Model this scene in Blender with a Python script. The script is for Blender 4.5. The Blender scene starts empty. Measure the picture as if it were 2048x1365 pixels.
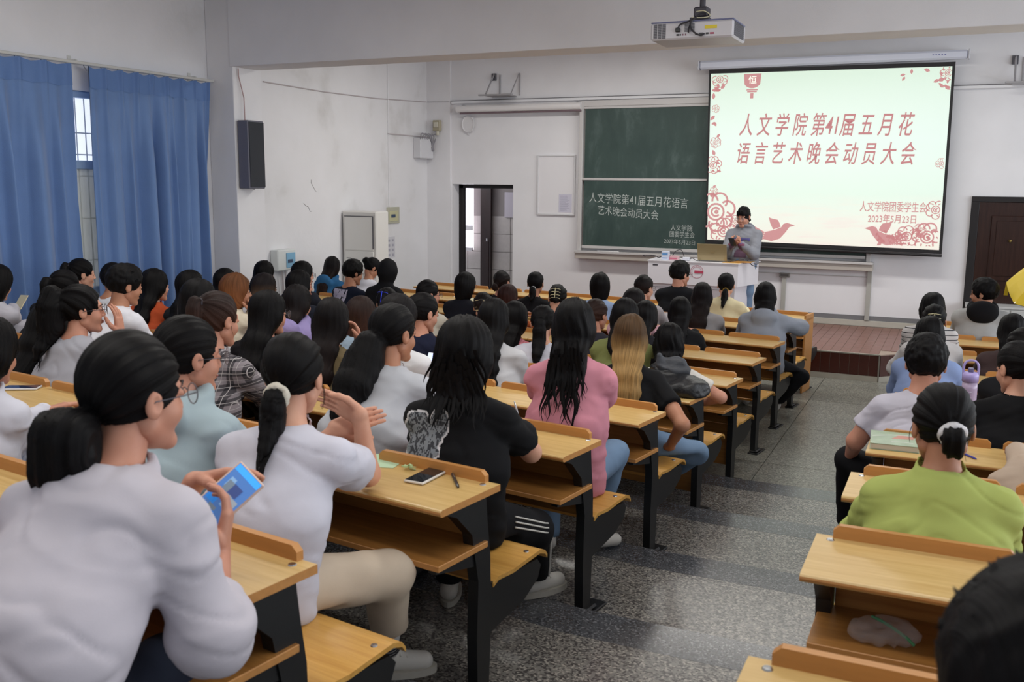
import bpy, math, random, time
import numpy as np
from mathutils import Matrix, Vector
T0 = time.time()
random.seed(7); RS = np.random.RandomState(11)
SC = bpy.context.scene; COL = SC.collection

# ---------------------------------------------------------------- camera, light, exposure
cam_d = bpy.data.cameras.new('camera'); cam = bpy.data.objects.new('camera', cam_d); COL.objects.link(cam)
cam_d.sensor_width = 36.0; cam_d.lens = 1912.79/2048*36.0; cam_d.clip_start = 0.02; cam_d.clip_end = 200
YAW, PIT, ROL = 0.4344, 0.1652, 0.0090
def cam_axes():
    cy, sy = math.cos(YAW), math.sin(YAW); cp, sp = math.cos(PIT), math.sin(PIT)
    f = np.array([-sy*cp, cy*cp, -sp]); r = np.array([cy, sy, 0.]); u = np.cross(r, f)
    cr, sr = math.cos(ROL), math.sin(ROL)
    return cr*r+sr*u, -sr*r+cr*u, f
_r, _u, _f = cam_axes()
CAM = (1.2796, -10.0728, 2.09)
cam.matrix_world = Matrix(((_r[0], _u[0], -_f[0], CAM[0]), (_r[1], _u[1], -_f[1], CAM[1]), (_r[2], _u[2], -_f[2], CAM[2]), (0, 0, 0, 1)))
SC.camera = cam
cam_d.dof.use_dof = True; cam_d.dof.focus_distance = 7.5; cam_d.dof.aperture_fstop = 7.0

W = bpy.data.worlds.new('world'); SC.world = W; W.use_nodes = True
bg = W.node_tree.nodes['Background']; bg.inputs[0].default_value = (0.86, 0.92, 1.0, 1); bg.inputs[1].default_value = 0.62
def area(name, loc, rot, sx, sy, power, col=(1, 1, 1)):
    d = bpy.data.lights.new(name, 'AREA'); d.shape = 'RECTANGLE'; d.size = sx; d.size_y = sy; d.energy = power; d.color = col
    o = bpy.data.objects.new(name, d); COL.objects.link(o); o.location = loc; o.rotation_euler = rot; return o
# daylight from the windows of the right-hand wall and the fluorescent fittings of the hall
area('window_daylight', (6.6, -4.5, 2.2), (0, math.radians(90), 0), 2.2, 9.0, 250, (0.90, 0.95, 1.0))
area('front_window_daylight', (6.4, 1.2, 2.2), (0, math.radians(90), 0), 2.0, 2.4, 60, (0.92, 0.96, 1.0))
for _y, _p in ((-8.6, 66), (-5.4, 90)):
    area('ceiling_tube_light', (-1.2, _y, 3.85), (0, 0, 0), 6.5, 0.35, _p, (1.0, 0.98, 0.93))
area('ceiling_tube_light', (-1.5, 0.6, 3.85), (0, 0, 0), 6.0, 0.35, 112, (1.0, 0.98, 0.93))
area('corridor_daylight', (-6.7, 3.75, 2.2), (0, math.radians(-60), 0), 1.0, .8, 14, (.95, .96, 1.0))
SC.view_settings.view_transform = 'Standard'; SC.view_settings.look = 'None'
SC.view_settings.exposure = 0.08; SC.view_settings.gamma = 1.0; SC.view_settings.use_curve_mapping = False
SC.cycles.max_bounces = 6; SC.cycles.diffuse_bounces = 4; SC.cycles.use_denoising = True

# ---------------------------------------------------------------- helpers
def lin(c):
    if isinstance(c, str):
        c = c.lstrip('#'); c = [int(c[i:i+2], 16)/255 for i in (0, 2, 4)]
    return tuple((v/12.92 if v <= .04045 else ((v+.055)/1.055)**2.4) for v in c)
MATS = {}
def node_mat(name):
    m = bpy.data.materials.new(name); m.use_nodes = True
    nt = m.node_tree; b = nt.nodes['Principled BSDF']; return m, nt, b
def mat(name, col, rough=.6, metal=0., spec=.5, noise=0., nscale=20., bump=0., bscale=60., emit=0., stretch=(1, 1, 1), coord='Object', alpha=1., trans=0.):
    if name in MATS: return MATS[name]
    m, nt, b = node_mat(name); c = lin(col)
    b.inputs['Base Color'].default_value = (*c, 1); b.inputs['Roughness'].default_value = rough
    b.inputs['Metallic'].default_value = metal; b.inputs['Specular IOR Level'].default_value = spec
    b.inputs['Alpha'].default_value = alpha; b.inputs['Transmission Weight'].default_value = trans
    if emit: b.inputs['Emission Color'].default_value = (*c, 1); b.inputs['Emission Strength'].default_value = emit
    N = nt.nodes; L = nt.links
    tc = N.new('ShaderNodeTexCoord'); mp = N.new('ShaderNodeMapping'); mp.inputs['Scale'].default_value = stretch
    L.new(tc.outputs[coord], mp.inputs[0])
    if noise:
        n = N.new('ShaderNodeTexNoise'); n.inputs['Scale'].default_value = nscale; n.inputs['Detail'].default_value = 5
        L.new(mp.outputs[0], n.inputs['Vector'])
        r = N.new('ShaderNodeMapRange'); r.inputs[1].default_value = .25; r.inputs[2].default_value = .75
        r.inputs[3].default_value = 1-noise; r.inputs[4].default_value = 1+noise*.6
        L.new(n.outputs[0], r.inputs[0])
        mx = N.new('ShaderNodeVectorMath'); mx.operation = 'SCALE'; mx.inputs[0].default_value = c
        L.new(r.outputs[0], mx.inputs['Scale']); L.new(mx.outputs[0], b.inputs['Base Color'])
    if bump:
        n = N.new('ShaderNodeTexNoise'); n.inputs['Scale'].default_value = bscale; n.inputs['Detail'].default_value = 4
        L.new(mp.outputs[0], n.inputs['Vector'])
        bp = N.new('ShaderNodeBump'); bp.inputs['Strength'].default_value = bump; bp.inputs['Distance'].default_value = .01
        L.new(n.outputs[0], bp.inputs['Height']); L.new(bp.outputs[0], b.inputs['Normal'])
    MATS[name] = m; return m

def ramp(N, stops):
    r = N.new('ShaderNodeValToRGB'); e = r.color_ramp.elements
    while len(e) < len(stops): e.new(.5)
    for k, (p, c) in enumerate(stops):
        e[k].position = p; e[k].color = (*lin(c), 1)
    return r
def wood_mat(name, c1, c2, rough=.38, axis=0):
    if name in MATS: return MATS[name]
    m, nt, b = node_mat(name); N, L = nt.nodes, nt.links
    tc = N.new('ShaderNodeTexCoord'); mp = N.new('ShaderNodeMapping')
    mp.inputs['Scale'].default_value = [(1.2, 22, 22), (22, 1.2, 22), (22, 22, 1.2)][axis]
    L.new(tc.outputs['Object'], mp.inputs[0])
    n = N.new('ShaderNodeTexNoise'); n.inputs['Scale'].default_value = 2.6; n.inputs['Detail'].default_value = 8; n.inputs['Roughness'].default_value = .62
    n.inputs['Distortion'].default_value = .35; L.new(mp.outputs[0], n.inputs['Vector'])
    r = ramp(N, [(.3, c1), (.72, c2)]); L.new(n.outputs[0], r.inputs[0]); L.new(r.outputs[0], b.inputs['Base Color'])
    b.inputs['Roughness'].default_value = rough; b.inputs['Specular IOR Level'].default_value = .45
    MATS[name] = m; return m
def terrazzo(name, base, dark, light, scale=90, thr=.42, rough=.32):
    m, nt, b = node_mat(name); N, L = nt.nodes, nt.links
    tc = N.new('ShaderNodeTexCoord')
    v = N.new('ShaderNodeTexVoronoi'); v.inputs['Scale'].default_value = scale; L.new(tc.outputs['Object'], v.inputs['Vector'])
    sep = N.new('ShaderNodeSeparateColor'); L.new(v.outputs['Color'], sep.inputs[0])
    r = ramp(N, [(.0, dark), (thr*.55, dark), (thr, base), (.78, base), (.92, light)]); L.new(sep.outputs[0], r.inputs[0])
    n = N.new('ShaderNodeTexNoise'); n.inputs['Scale'].default_value = 1.6; n.inputs['Detail'].default_value = 6; L.new(tc.outputs['Object'], n.inputs['Vector'])
    mr = N.new('ShaderNodeMapRange'); mr.inputs[1].default_value = .3; mr.inputs[2].default_value = .7; mr.inputs[3].default_value = .82; mr.inputs[4].default_value = 1.08
    L.new(n.outputs[0], mr.inputs[0]); sc = N.new('ShaderNodeVectorMath'); sc.operation = 'SCALE'
    L.new(r.outputs[0], sc.inputs[0]); L.new(mr.outputs[0], sc.inputs['Scale']); L.new(sc.outputs[0], b.inputs['Base Color'])
    b.inputs['Roughness'].default_value = rough; b.inputs['Specular IOR Level'].default_value = .5
    MATS[name] = m; return m

class MB:
    """collects shapes; build() links them as ONE mesh object"""
    def __init__(s): s.v = []; s.f = []; s.mi = []; s.n = 0
    def add(s, V, F, mi=0):
        V = np.asarray(V, float).reshape(-1, 3); s.v.append(V); o = s.n
        s.f += [tuple(i+o for i in f) for f in F]; s.mi += [mi]*len(F); s.n += len(V); return s
    def box(s, x0, x1, y0, y1, z0, z1, b=0., mi=0):
        if b <= 0:
            V = [(x, y, z) for z in (z0, z1) for y in (y0, y1) for x in (x0, x1)]
            return s.add(V, [(0, 2, 3, 1), (4, 5, 7, 6), (0, 1, 5, 4), (2, 6, 7, 3), (0, 4, 6, 2), (1, 3, 7, 5)], mi)
        b = min(b, (x1-x0)*.49, (y1-y0)*.49, (z1-z0)*.49)
        V = []; idx = {}
        for i, (sx, X) in enumerate(((1, x0), (-1, x1))):
            for j, (sy, Y) in enumerate(((1, y0), (-1, y1))):
                for k, (sz, Z) in enumerate(((1, z0), (-1, z1))):
                    for a in range(3):
                        p = [X+sx*b, Y+sy*b, Z+sz*b]; p[a] = (X, Y, Z)[a]; idx[i, j, k, a] = len(V); V.append(p)
        F = []
        for a in range(3):
            for e in (0, 1):
                o = [q for q in range(3) if q != a]; q = []
                for (u, w) in ((0, 0), (1, 0), (1, 1), (0, 1)):
                    c = [0, 0, 0]; c[a] = e; c[o[0]] = u; c[o[1]] = w; q.append(idx[c[0], c[1], c[2], a])
                if (e == 0) ^ (a == 1): q = q[::-1]
                F.append(tuple(q))
        for a in range(3):
            o = [q for q in range(3) if q != a]
            for u in (0, 1):
                for w in (0, 1):
                    c0 = [0, 0, 0]; c0[o[0]] = u; c0[o[1]] = w; c1 = list(c0); c1[a] = 1
                    F.append((idx[(*c0, o[0])], idx[(*c1, o[0])], idx[(*c1, o[1])], idx[(*c0, o[1])]))
        for i in (0, 1):
            for j in (0, 1):
                for k in (0, 1): F.append((idx[i, j, k, 0], idx[i, j, k, 1], idx[i, j, k, 2]))
        return s.add(V, F, mi)
    def prism(s, poly, a0, a1, axis=0, mi=0):
        """poly in the plane perpendicular to axis, extruded a0..a1"""
        n = len(poly); V = []
        for a in (a0, a1):
            for p in poly:
                q = list(p); q.insert(axis, a); V.append(q)
        F = [tuple(range(n))[::-1], tuple(range(n, 2*n))] + [(i, (i+1) % n, n+(i+1) % n, n+i) for i in range(n)]
        return s.add(V, F, mi)
    def tube(s, pts, r, n=8, mi=0, cap=True):
        P = np.asarray(pts, float); m = len(P); r = np.broadcast_to(np.asarray(r, float), (m,))
        t = np.gradient(P, axis=0); t /= np.linalg.norm(t, axis=1)[:, None]+1e-12
        u = np.cross(t[0], (0, 0, 1.)); u = u if np.linalg.norm(u) > .1 else np.cross(t[0], (0, 1., 0)); u /= np.linalg.norm(u)
        V = []; a = np.linspace(0, 2*np.pi, n, endpoint=False)
        for i in range(m):
            u = u-t[i]*(u@t[i]); u /= np.linalg.norm(u)+1e-12; w = np.cross(t[i], u)
            V.append(P[i]+r[i]*(np.cos(a)[:, None]*u+np.sin(a)[:, None]*w))
        F = [(i*n+j, i*n+(j+1) % n, (i+1)*n+(j+1) % n, (i+1)*n+j) for i in range(m-1) for j in range(n)]
        if cap: F += [tuple(range(n))[::-1], tuple((m-1)*n+j for j in range(n))]
        return s.add(np.concatenate(V), F, mi)
    def lathe(s, prof, c=(0, 0, 0), n=16, mi=0):
        V = []; a = np.linspace(0, 2*np.pi, n, endpoint=False)
        for r, z in prof: V.append(np.stack([c[0]+r*np.cos(a), c[1]+r*np.sin(a), np.full(n, c[2]+z)], 1))
        m = len(prof)
        F = [(i*n+j, i*n+(j+1) % n, (i+1)*n+(j+1) % n, (i+1)*n+j) for i in range(m-1) for j in range(n)]
        F += [tuple(range(n))[::-1], tuple((m-1)*n+j for j in range(n))]
        return s.add(np.concatenate(V), F, mi)
    def mesh(s, name, mats, smooth=False):
        me = bpy.data.meshes.new(name); me.from_pydata(np.concatenate(s.v).tolist(), [], s.f)
        for m in (mats if isinstance(mats, (list, tuple)) else [mats]): me.materials.append(m)
        if any(s.mi): me.polygons.foreach_set('material_index', s.mi)
        if smooth: me.polygons.foreach_set('use_smooth', [True]*len(me.polygons))
        me.update(); return me
    def build(s, name, mats, parent=None, smooth=False, **kw):
        return link(name, s.mesh(name, mats, smooth), parent, **kw)
def link(name, me, parent=None, loc=None, rotz=0., label=None, cat=None, group=None, kind=None):
    o = bpy.data.objects.new(name, me); COL.objects.link(o)
    if parent is not None: o.parent = parent
    if loc is not None: o.location = loc
    if rotz: o.rotation_euler = (0, 0, rotz)
    return tag(o, label, cat, group, kind)
def tag(o, label=None, cat=None, group=None, kind=None):
    if label: o['label'] = label
    if cat: o['category'] = cat
    if group: o['group'] = group
    if kind: o['kind'] = kind
    return o
def empty(name, loc, rotz=0., **kw):
    o = bpy.data.objects.new(name, None); COL.objects.link(o); o.location = loc; o.rotation_euler = (0, 0, rotz); o.empty_display_size = .1
    return tag(o, **kw)
def copy_tree(o, parent=None):
    c = o.copy(); COL.objects.link(c); c.parent = parent
    for ch in list(o.children): copy_tree(ch, c)
    return c
def bez(pts, n=24):
    P = np.asarray(pts, float); t = np.linspace(0, len(P)-1, n); out = []
    for q in t:
        i = min(int(q), len(P)-2); f = q-i; p0 = P[max(i-1, 0)]; p1 = P[i]; p2 = P[i+1]; p3 = P[min(i+2, len(P)-1)]
        out.append(.5*((2*p1)+(-p0+p2)*f+(2*p0-5*p1+4*p2-p3)*f*f+(-p0+3*p1-3*p2+p3)*f**3))
    return np.array(out)
def text(body, x0, x1, z0, z1, y, m, name, parent=None, shear=0., bold=0., rot=0., ext=.001, **kw):
    """flat lettering on a wall plane facing -Y, fitted into the given box"""
    cu = bpy.data.curves.new('t', 'FONT'); cu.body = body; cu.size = 1; cu.shear = shear; cu.offset = bold; cu.extrude = 0; cu.resolution_u = 3
    to = bpy.data.objects.new('t', cu); COL.objects.link(to); dg = bpy.context.evaluated_depsgraph_get()
    me = bpy.data.meshes.new_from_object(to.evaluated_get(dg)); bpy.data.objects.remove(to)
    n = len(me.vertices); co = np.empty(n*3); me.vertices.foreach_get('co', co); co = co.reshape(-1, 3)
    mn, mxx = co.min(0), co.max(0); sx = (x1-x0)/(mxx[0]-mn[0]); sz = (z1-z0)/(mxx[1]-mn[1])
    X = (co[:, 0]-mn[0])*sx; Z = (co[:, 1]-mn[1])*sz
    out = np.stack([x0+X, np.full(n, y), z0+Z+X*math.tan(rot)], 1)
    me.vertices.foreach_set('co', out.ravel()); me.materials.clear(); me.materials.append(m); me.update()
    return link(name, me, parent, **kw)

# ---------------------------------------------------------------- dimensions of the hall
SL = .15; RA = math.atan(SL)                 # the left-hand rows run slightly forward towards the windows
def RY(i): return -.9734*max(i-4, 0)-.8751*min(i, 4)
def RZ(i): return .0914*max(0, i-4)
WY = 2.85; WX = -6.15; CZ = 3.96
XR = 7.0; YB = -12.5
white = mat('painted_wall', '#e6e5e8', .8, noise=.05, nscale=2.2, bump=.08, bscale=180)
def wall_mat():
    m, nt, b = node_mat('aged_wall'); N, L = nt.nodes, nt.links
    tc = N.new('ShaderNodeTexCoord'); n = N.new('ShaderNodeTexNoise'); n.inputs['Scale'].default_value = 1.4; n.inputs['Detail'].default_value = 8
    L.new(tc.outputs['Object'], n.inputs['Vector']); r = ramp(N, [(.28, '#cfcdcd'), (.42, '#e0dfe1'), (.7, '#e6e5e8')]); L.new(n.outputs[0], r.inputs[0])
    L.new(r.outputs[0], b.inputs['Base Color']); b.inputs['Roughness'].default_value = .85
    n2 = N.new('ShaderNodeTexNoise'); n2.inputs['Scale'].default_value = 14; n2.inputs['Detail'].default_value = 6; L.new(tc.outputs['Object'], n2.inputs['Vector'])
    bp = N.new('ShaderNodeBump'); bp.inputs['Strength'].default_value = .12; bp.inputs['Distance'].default_value = .02; L.new(n2.outputs[0], bp.inputs['Height']); L.new(bp.outputs[0], b.inputs['Normal'])
    return m
aged = wall_mat()
terr_low = terrazzo('terrazzo_grey_green', '#85857c', '#5f5d57', '#a8a69b', 120, .45, .30)
terr_step = terrazzo('terrazzo_speckled', '#7a7773', '#4a4746', '#a19c94', 130, .46, .24)
terr_dark = terrazzo('terrazzo_dark_strip', '#4b4c50', '#38393c', '#75767a', 150, .3, .20)
wood = wood_mat('desk_beech', '#c19d5f', '#d6b67a', .34)
wood_edge = mat('desk_edge', '#bd854a', .42, noise=.12, nscale=6, stretch=(1, 10, 10))
wood_red = wood_mat('desk_panel', '#8a5c2c', '#a8763d', .42)
wood_seat = wood_mat('seat_ply', '#c18d42', '#dbab5c', .34)
blackm = mat('black_enamel', '#17181a', .38, bump=.05, bscale=300)
chrome = mat('chrome_metal', '#b9bbbd', .25, 1.)
greyp = mat('grey_paint', '#9b9a9c', .6)

# ---------------------------------------------------------------- floor, treads, stage
floor = MB().box(WX-.3, XR, YB, WY+3.5, -.2, -.012).build('floor', terr_low, kind='structure')
slab_me = MB().box(.003, 1.197, .003, 1.197, -.012, 0, .0).mesh('slab', terr_low)
for ix in range(-6, 4):
    for iy in range(-4, 3):
        x = .07+ix*1.2; y = -.50+iy*1.2
        if y+1.2 < RY(4)-.5: continue
        link('slab', slab_me, floor, (x, y, 0))
ED = -.184
for i in range(5, 12):
    y1 = RY(i-1)+ED; y0 = RY(i)+ED if i < 11 else YB; z1 = RZ(i); sw = .229
    pts = lambda ya, yb: [(XR, ya), (0, ya), (WX-.05, ya-SL*(WX-.05)), (WX-.05, yb-SL*(WX-.05)), (0, yb), (XR, yb)]
    MB().prism(pts(y1-sw, y0-(.0 if i < 11 else 0)), -.05, z1, 2).build('floor', terr_step, kind='structure')
    MB().prism(pts(y1, y1-sw), -.05, z1+.0006, 2).build('trim_%d' % (i-4), terr_dark, kind='structure')

tile_red = mat('tile_red_brown', '#7d5246', .34, noise=.14, nscale=5, coord='Object')
tile_dark = mat('tile_dark_red', '#4c1d12', .3, noise=.2, nscale=6)
grout = mat('grout', '#a39184', .8, noise=.1)
pale_tile = mat('pale_tile', '#bcb8ad', .4, noise=.08, nscale=8)
SX1 = .61; SY = .70; SZ = .30
spoly = [(-4.6, SY+.6), (-4.6, SY), (SX1, SY), (1.28, 1.42), (1.28, WY), (-4.6, WY)]
stage = MB().prism(spoly, 0, SZ-.006, 2).build('floor', grout, kind='structure')
big = MB(); tme = MB().box(.0025, .0975, .0025, .2975, -.006, .0, .0015).mesh('tile', tile_red)
nx = 0
for ix in range(-46, 13):
    for iy in range(0, 8):
        x = ix*.1; y = SY+.01+iy*.3
        if y+.3 > WY: continue
        if x > .45 and y < SY+(x+.1-SX1)*1.075+.02: continue
        if x >= -.85: link('tile', tme, stage, (x, y, SZ))
        else: big.box(x+.0025, x+.0975, y+.0025, y+.2975, SZ-.006, SZ)
big.build('tile', tile_red, stage, kind='stuff')
rt = MB().box(.002, .098, -.008, 0, .062, .285, .001).mesh('riser_tile', tile_dark)
for ix in range(-46, 6):
    if ix*.1+.1 < SX1+.02: link('riser_tile', rt, stage, (ix*.1+.008, SY, 0))
MB().box(-4.6, SX1+.004, SY-.012, SY-.0, 0, .06).build('trim_10', pale_tile, kind='structure')
MB().box(-4.6, SX1+.004, SY-.014, SY+.012, SZ-.014, SZ+.002, .002).build('trim_11', mat('stage_edge_metal', '#9c978c', .4, .3), kind='structure')
a = math.atan2(1.42-SY, 1.28-SX1); L_ = math.hypot(1.42-SY, 1.28-SX1)
dt = MB().box(.002, .118, -.008, 0, .062, .285, .001).mesh('riser_tile', tile_dark)
for k in range(8):
    o = link('riser_tile', dt, stage, (SX1+math.cos(a)*(.01+k*.12), SY+math.sin(a)*(.01+k*.12), 0), a)
o = MB().box(0, L_, -.012, 0, 0, .06).build('trim_12', pale_tile, loc=(SX1, SY, 0), rotz=a, kind='structure')
MB().box(SX1-.006, SX1+.008, SY-.016, SY-.002, 0, SZ).build('trim_13', mat('corner_metal', '#8f8b84', .35, .4), kind='structure')

# ---------------------------------------------------------------- walls
DX0, DX1, DZ = -5.73, -4.72, 2.045
wf = MB(); wf.box(DX1, XR, WY, WY+.3, 0, CZ); wf.box(-5.75, DX0, WY, WY+.3, 0, CZ); wf.box(DX0, DX1, WY, WY+.3, DZ, CZ);
wf.build('wall_front', white, kind='structure'); MB().box(WX-.3, -5.75, WY-.04, WY+.3, 0, CZ).build('wall_corner', white, kind='structure')
# left wall with the window opening
WY0, WY1, WZ0, WZ1 = -5.4, -2.25, 1.0, 2.88
wl = MB(); wl.box(WX-.25, WX, YB, WY0, 0, CZ); wl.box(WX-.25, WX, WY1, WY, 0, CZ); wl.box(WX-.25, WX, WY0, WY1, 0, WZ0); wl.box(WX-.25, WX, WY0, WY1, WZ1, CZ)
wl.build('wall_left', aged, kind='structure')
MB().box(WX, -5.80, -1.876, -1.42, 0, CZ, .006).build('wall_column', white, kind='structure')
MB().box(-5.83, XR, -1.886, -1.48, 3.262, CZ-.001, .004).build('ceiling_beam', white, kind='structure')
MB().box(WX-.3, XR, YB, WY+.3, CZ, CZ+.15).build('ceiling', white, kind='structure')
wr = MB()
for (y0, y1, z0, z1) in ((YB, -9.2, 0, CZ), (.1, .2, 0, CZ), (2.4, WY, 0, CZ), (-9.2, 2.4, 0, 1.0), (-9.2, 2.4, 3.4, CZ)): wr.box(XR, XR+.2, y0, y1, z0, z1)
wr.build('wall_right', white, kind='structure')
# baseboard behind the stage and trunking on the front wall
MB().box(-4.6, 1.28, WY-.02, WY, SZ, SZ+.075, .003).build('baseboard_front', pale_tile, kind='structure')
MB().box(-4.6, 1.28, WY-.008, WY, SZ+.075, SZ+.135).build('trim_14', mat('grey_skirting', '#77777a', .6), kind='structure')
MB().box(-5.73, XR, WY-.05, WY, 3.225, 3.262, .004).build('trim_15', white, kind='structure')
MB().box(-5.73, XR, WY-.053, WY, 3.262, 3.272, .002).build('trim_16', mat('ledge_grime', '#77767a', .8, noise=.2), kind='structure')
for (x0, x1, z0, z1, nm) in ((.262, .318, .38, 1.1, 'trim_17'), (-.79, -.735, .38, .93, 'trim_18')):
    MB().box(x0, x1, WY-.035, WY, z0, z1, .003).build(nm, mat('trunking_grey', '#a9a8a2', .5), kind='structure')
MB().box(-1.6, .26, WY-.012, WY, .925, .937, .002).build('trim_19', mat('trunking_white', '#bdbbbb', .5), kind='structure')
MB().tube([(-5.75, WY-.06, 3.255), (-5.9, WY-.06, 3.258), (-6.13, WY-.06, 3.262)], .004).build('trim_20', greyp, kind='structure')
wm = mat('wire_pale', '#b7aeb0', .6)
MB().tube([(WX+.008, -.97, 3.205), (WX+.008, .2, 3.19), (WX+.008, 1.4, 3.205), (WX+.008, 2.78, 3.262)], .007).build('trim_21', wm, kind='structure')
MB().box(WX, WX+.014, 1.70, 1.716, 1.72, CZ, .002).build('trim_22', white, kind='structure')
MB().box(WX, WX+.016, 1.70, 2.8, 2.735, 2.75, .002).build('trim_23', wm, kind='structure')
# cracks in the plaster
crk = MB(); cm = mat('crack_dark', '#8b8788', .9)
for pts in ([(-.098, 2.09), (-.10, 2.05), (-.06, 2.01), (-.03, 1.97), (-.0, 1.946)], [(-.263, 1.80), (-.22, 1.77), (-.17, 1.755), (-.15, 1.72), (-.135, 1.698), (-.10, 1.70)]):
    crk.tube([(WX+.001, y, z) for y, z in pts], .0035, 4)
crk.build('trim_24', cm, kind='structure')

# corridor seen through the left door
cor = empty('corridor_wall', (0, 0, 0), kind='structure')
ctile = mat('corridor_tile', '#b9b2ae', .45, noise=.06); cg = mat('corridor_grout', '#6b6462', .8)
MB().box(-8.0, -3.9, 4.45, 4.6, 0, 3.2).build('backing', mat('corridor_paint', '#8f8886', .8), cor)
ct = MB().box(.004, .396, -.012, 0, .004, .296, .002).mesh('tile', ctile)
for ix in range(10):
    for iz in range(5): link('tile', ct, cor, (-7.9+ix*.4, 4.45, .02+iz*.3))
MB().box(-3.95, -3.8, 3.15, 4.6, 0, 3.2).build('side_wall', mat('corridor_paint', '#8f8886', .8), cor)
MB().box(-9.0, -3.8, 3.15, 4.6, 3.0, 3.1).build('corridor_ceiling', mat('corridor_paint', '#8f8886', .8), cor)
MB().box(-6.95, -6.80, 4.38, 4.449, 0.3, 2.9, .004).build('notice_rail', mat('corridor_paint', '#8f8886', .8), cor)
win = empty('corridor_window', (0, 0, 0), kind='structure')
skym = mat('daylight_outside', '#f3effa', 1, emit=1.5)
MB().box(-7.3, -6.13, 4.30, 4.33, .95, 2.6).build('daylight', skym, win)
MB().box(-7.3, -6.13, 4.26, 4.30, .93, .99, .003).build('sill', mat('pvc_white', '#c8c4c6', .5), win)
MB().box(-7.3, -6.13, 4.26, 4.29, 1.28, 1.36, .003).build('rail', mat('pvc_white', '#c8c4c6', .5), win)
lf = empty('door_leaf', (-5.92, 4.38, 0), label='dark brown corridor door leaf seen through the open left door', cat='door')
dk = wood_mat('dark_door_wood', '#1f1110', '#2d1815', .35, 2)
MB().box(-.095, .10, -.03, .03, 0.02, 2.5, .004).build('panel', dk, lf); MB().box(-.06, .065, -.038, -.03, .2, 1.1, .003).build('raised_panel', dk, lf)
MB().lathe([(.01, 0), (.018, .01), (.018, .05), (.0, .055)], (.06, -.09, 1.1), 12).build('door_handle', chrome, lf)
pn = empty('notice_board', (-5.30, 4.42, 1.70), label='small white notice on the corridor wall seen through the left door', cat='notice')
MB().box(-.30, .04, -.012, .0, -.2, .22, .003).build('sheet', mat('notice_paper', '#b9b2bb', .7), pn)

d1 = empty('door_1', (0, 0, 0), kind='structure'); bf = mat('black_frame', '#120d10', .5)
fy = WY+.2
MB().box(DX0+.0, DX0+.075, fy, fy+.09, 0, DZ-.005, .003).build('door_jamb', bf, d1)
MB().box(DX1-.05, DX1-.002, fy, fy+.09, 0, DZ-.005, .003).build('door_jamb', bf, d1)
MB().box(DX0, DX1-.002, fy, fy+.09, DZ-.06, DZ-.002, .003).build('door_head', bf, d1)
MB().box(DX0+.075, DX1-.05, fy, fy+.09, 0, .03, .003).build('door_sill', bf, d1)
# right door: dark carved leaf set in a black frame
d2 = empty('door_2', (1.386, WY, 0), kind='structure'); dd = wood_mat('carved_door_wood', '#23120f', '#36201a', .3, 2)
MB().box(0, .09, -.04, .0, 0, 1.965, .004).build('door_jamb', bf, d2); MB().box(1.05, 1.14, -.04, 0, 0, 1.965, .004).build('door_jamb', bf, d2)
MB().box(.0, 1.14, -.045, 0, 1.90, 1.965, .004).build('door_head', bf, d2)
leaf = MB().box(.09, 1.05, -.03, -.004, 0.01, 1.90, .003).build('door_leaf', dd, d2)
for (z0, z1) in ((.96, 1.74), (.62, .86), (.1, .5)):
    MB().box(.23, .91, -.046, -.03, z0, z1, .012).build('raised_moulding', dd, leaf)
    MB().box(.29, .85, -.056, -.046, z0+.06, z1-.06, .012).build('raised_panel', dd, leaf)
MB().lathe([(.012, 0), (.02, .01), (.022, .03), (.0, .036)], (.0, 0, 0), 12).build('door_knob', mat('brass', '#a08a55', .3, 1.), leaf, loc=(.45, -.07, 1.43))
cb = empty('low_cabinet', (1.42, 2.45, 0), label='pale low cabinet in front of the dark right door', cat='cabinet')
cbm = mat('pale_laminate', '#b9b9b8', .45)
MB().box(0, .95, 0, .33, .04, .665, .004).build('body', cbm, cb); MB().box(-.01, .96, -.012, .34, .665, .69, .004).build('top', cbm, cb)
for k in (0, 1):
    dr = MB().box(.01+k*.47, .465+k*.47, -.014, 0, .05, .655, .003).build('door', cbm, cb)
    MB().box(.42+k*.10, .435+k*.10, -.03, -.014, .33, .43, .003).build('handle', chrome, dr)
MB().box(.02, .93, .02, .3, 0, .04).build('plinth', greyp, cb)

# ---------------------------------------------------------------- window and curtains on the left
w1 = empty('window_1', (0, 0, 0), kind='structure'); bluef = mat('blue_window_frame', '#9db6d4', .45)
MB().box(WX-.22, WX-.20, WY0, WY1, WZ0, WZ1).build('daylight', mat('sky_outside', '#e9ecf6', 1, emit=1.3), w1)
for (z0, z1) in ((WZ0, WZ0+.06), (2.17, 2.25), (WZ1-.06, WZ1)): MB().box(WX-.10, WX-.03, WY0, WY1, z0, z1, .004).build('window_frame', bluef, w1)
for y in (WY0, -4.55, -3.86, -3.05, WY1-.06): MB().box(WX-.105, WX-.035, y, y+.06, WZ0, WZ1, .004).build('window_frame', bluef, w1)
glass = mat('window_glass', '#dfe8ee', .03, alpha=.25)
for (y0, y1) in ((-5.34, -4.55), (-4.49, -3.86), (-3.8, -3.05), (-2.99, -2.31)):
    for (z0, z1) in ((WZ0+.06, 2.17), (2.25, WZ1-.06)): MB().box(WX-.075, WX-.069, y0, y1, z0, z1).build('pane', glass if z0 > 2 else mat('frosted_pane', '#d5d8d0', .6, alpha=.78), w1)
for k in range(30): MB().box(WX-.155, WX-.147, -5.38+k*.105, -5.372+k*.105, WZ0, WZ1).build('window_bar', mat('bar_grey', '#8d9096', .5), w1)
for z in (1.3, 1.7, 2.1, 2.3, 2.5): MB().box(WX-.158, WX-.15, WY0, WY1, z, z+.012).build('window_bar', mat('bar_grey', '#8d9096', .5), w1)

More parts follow.
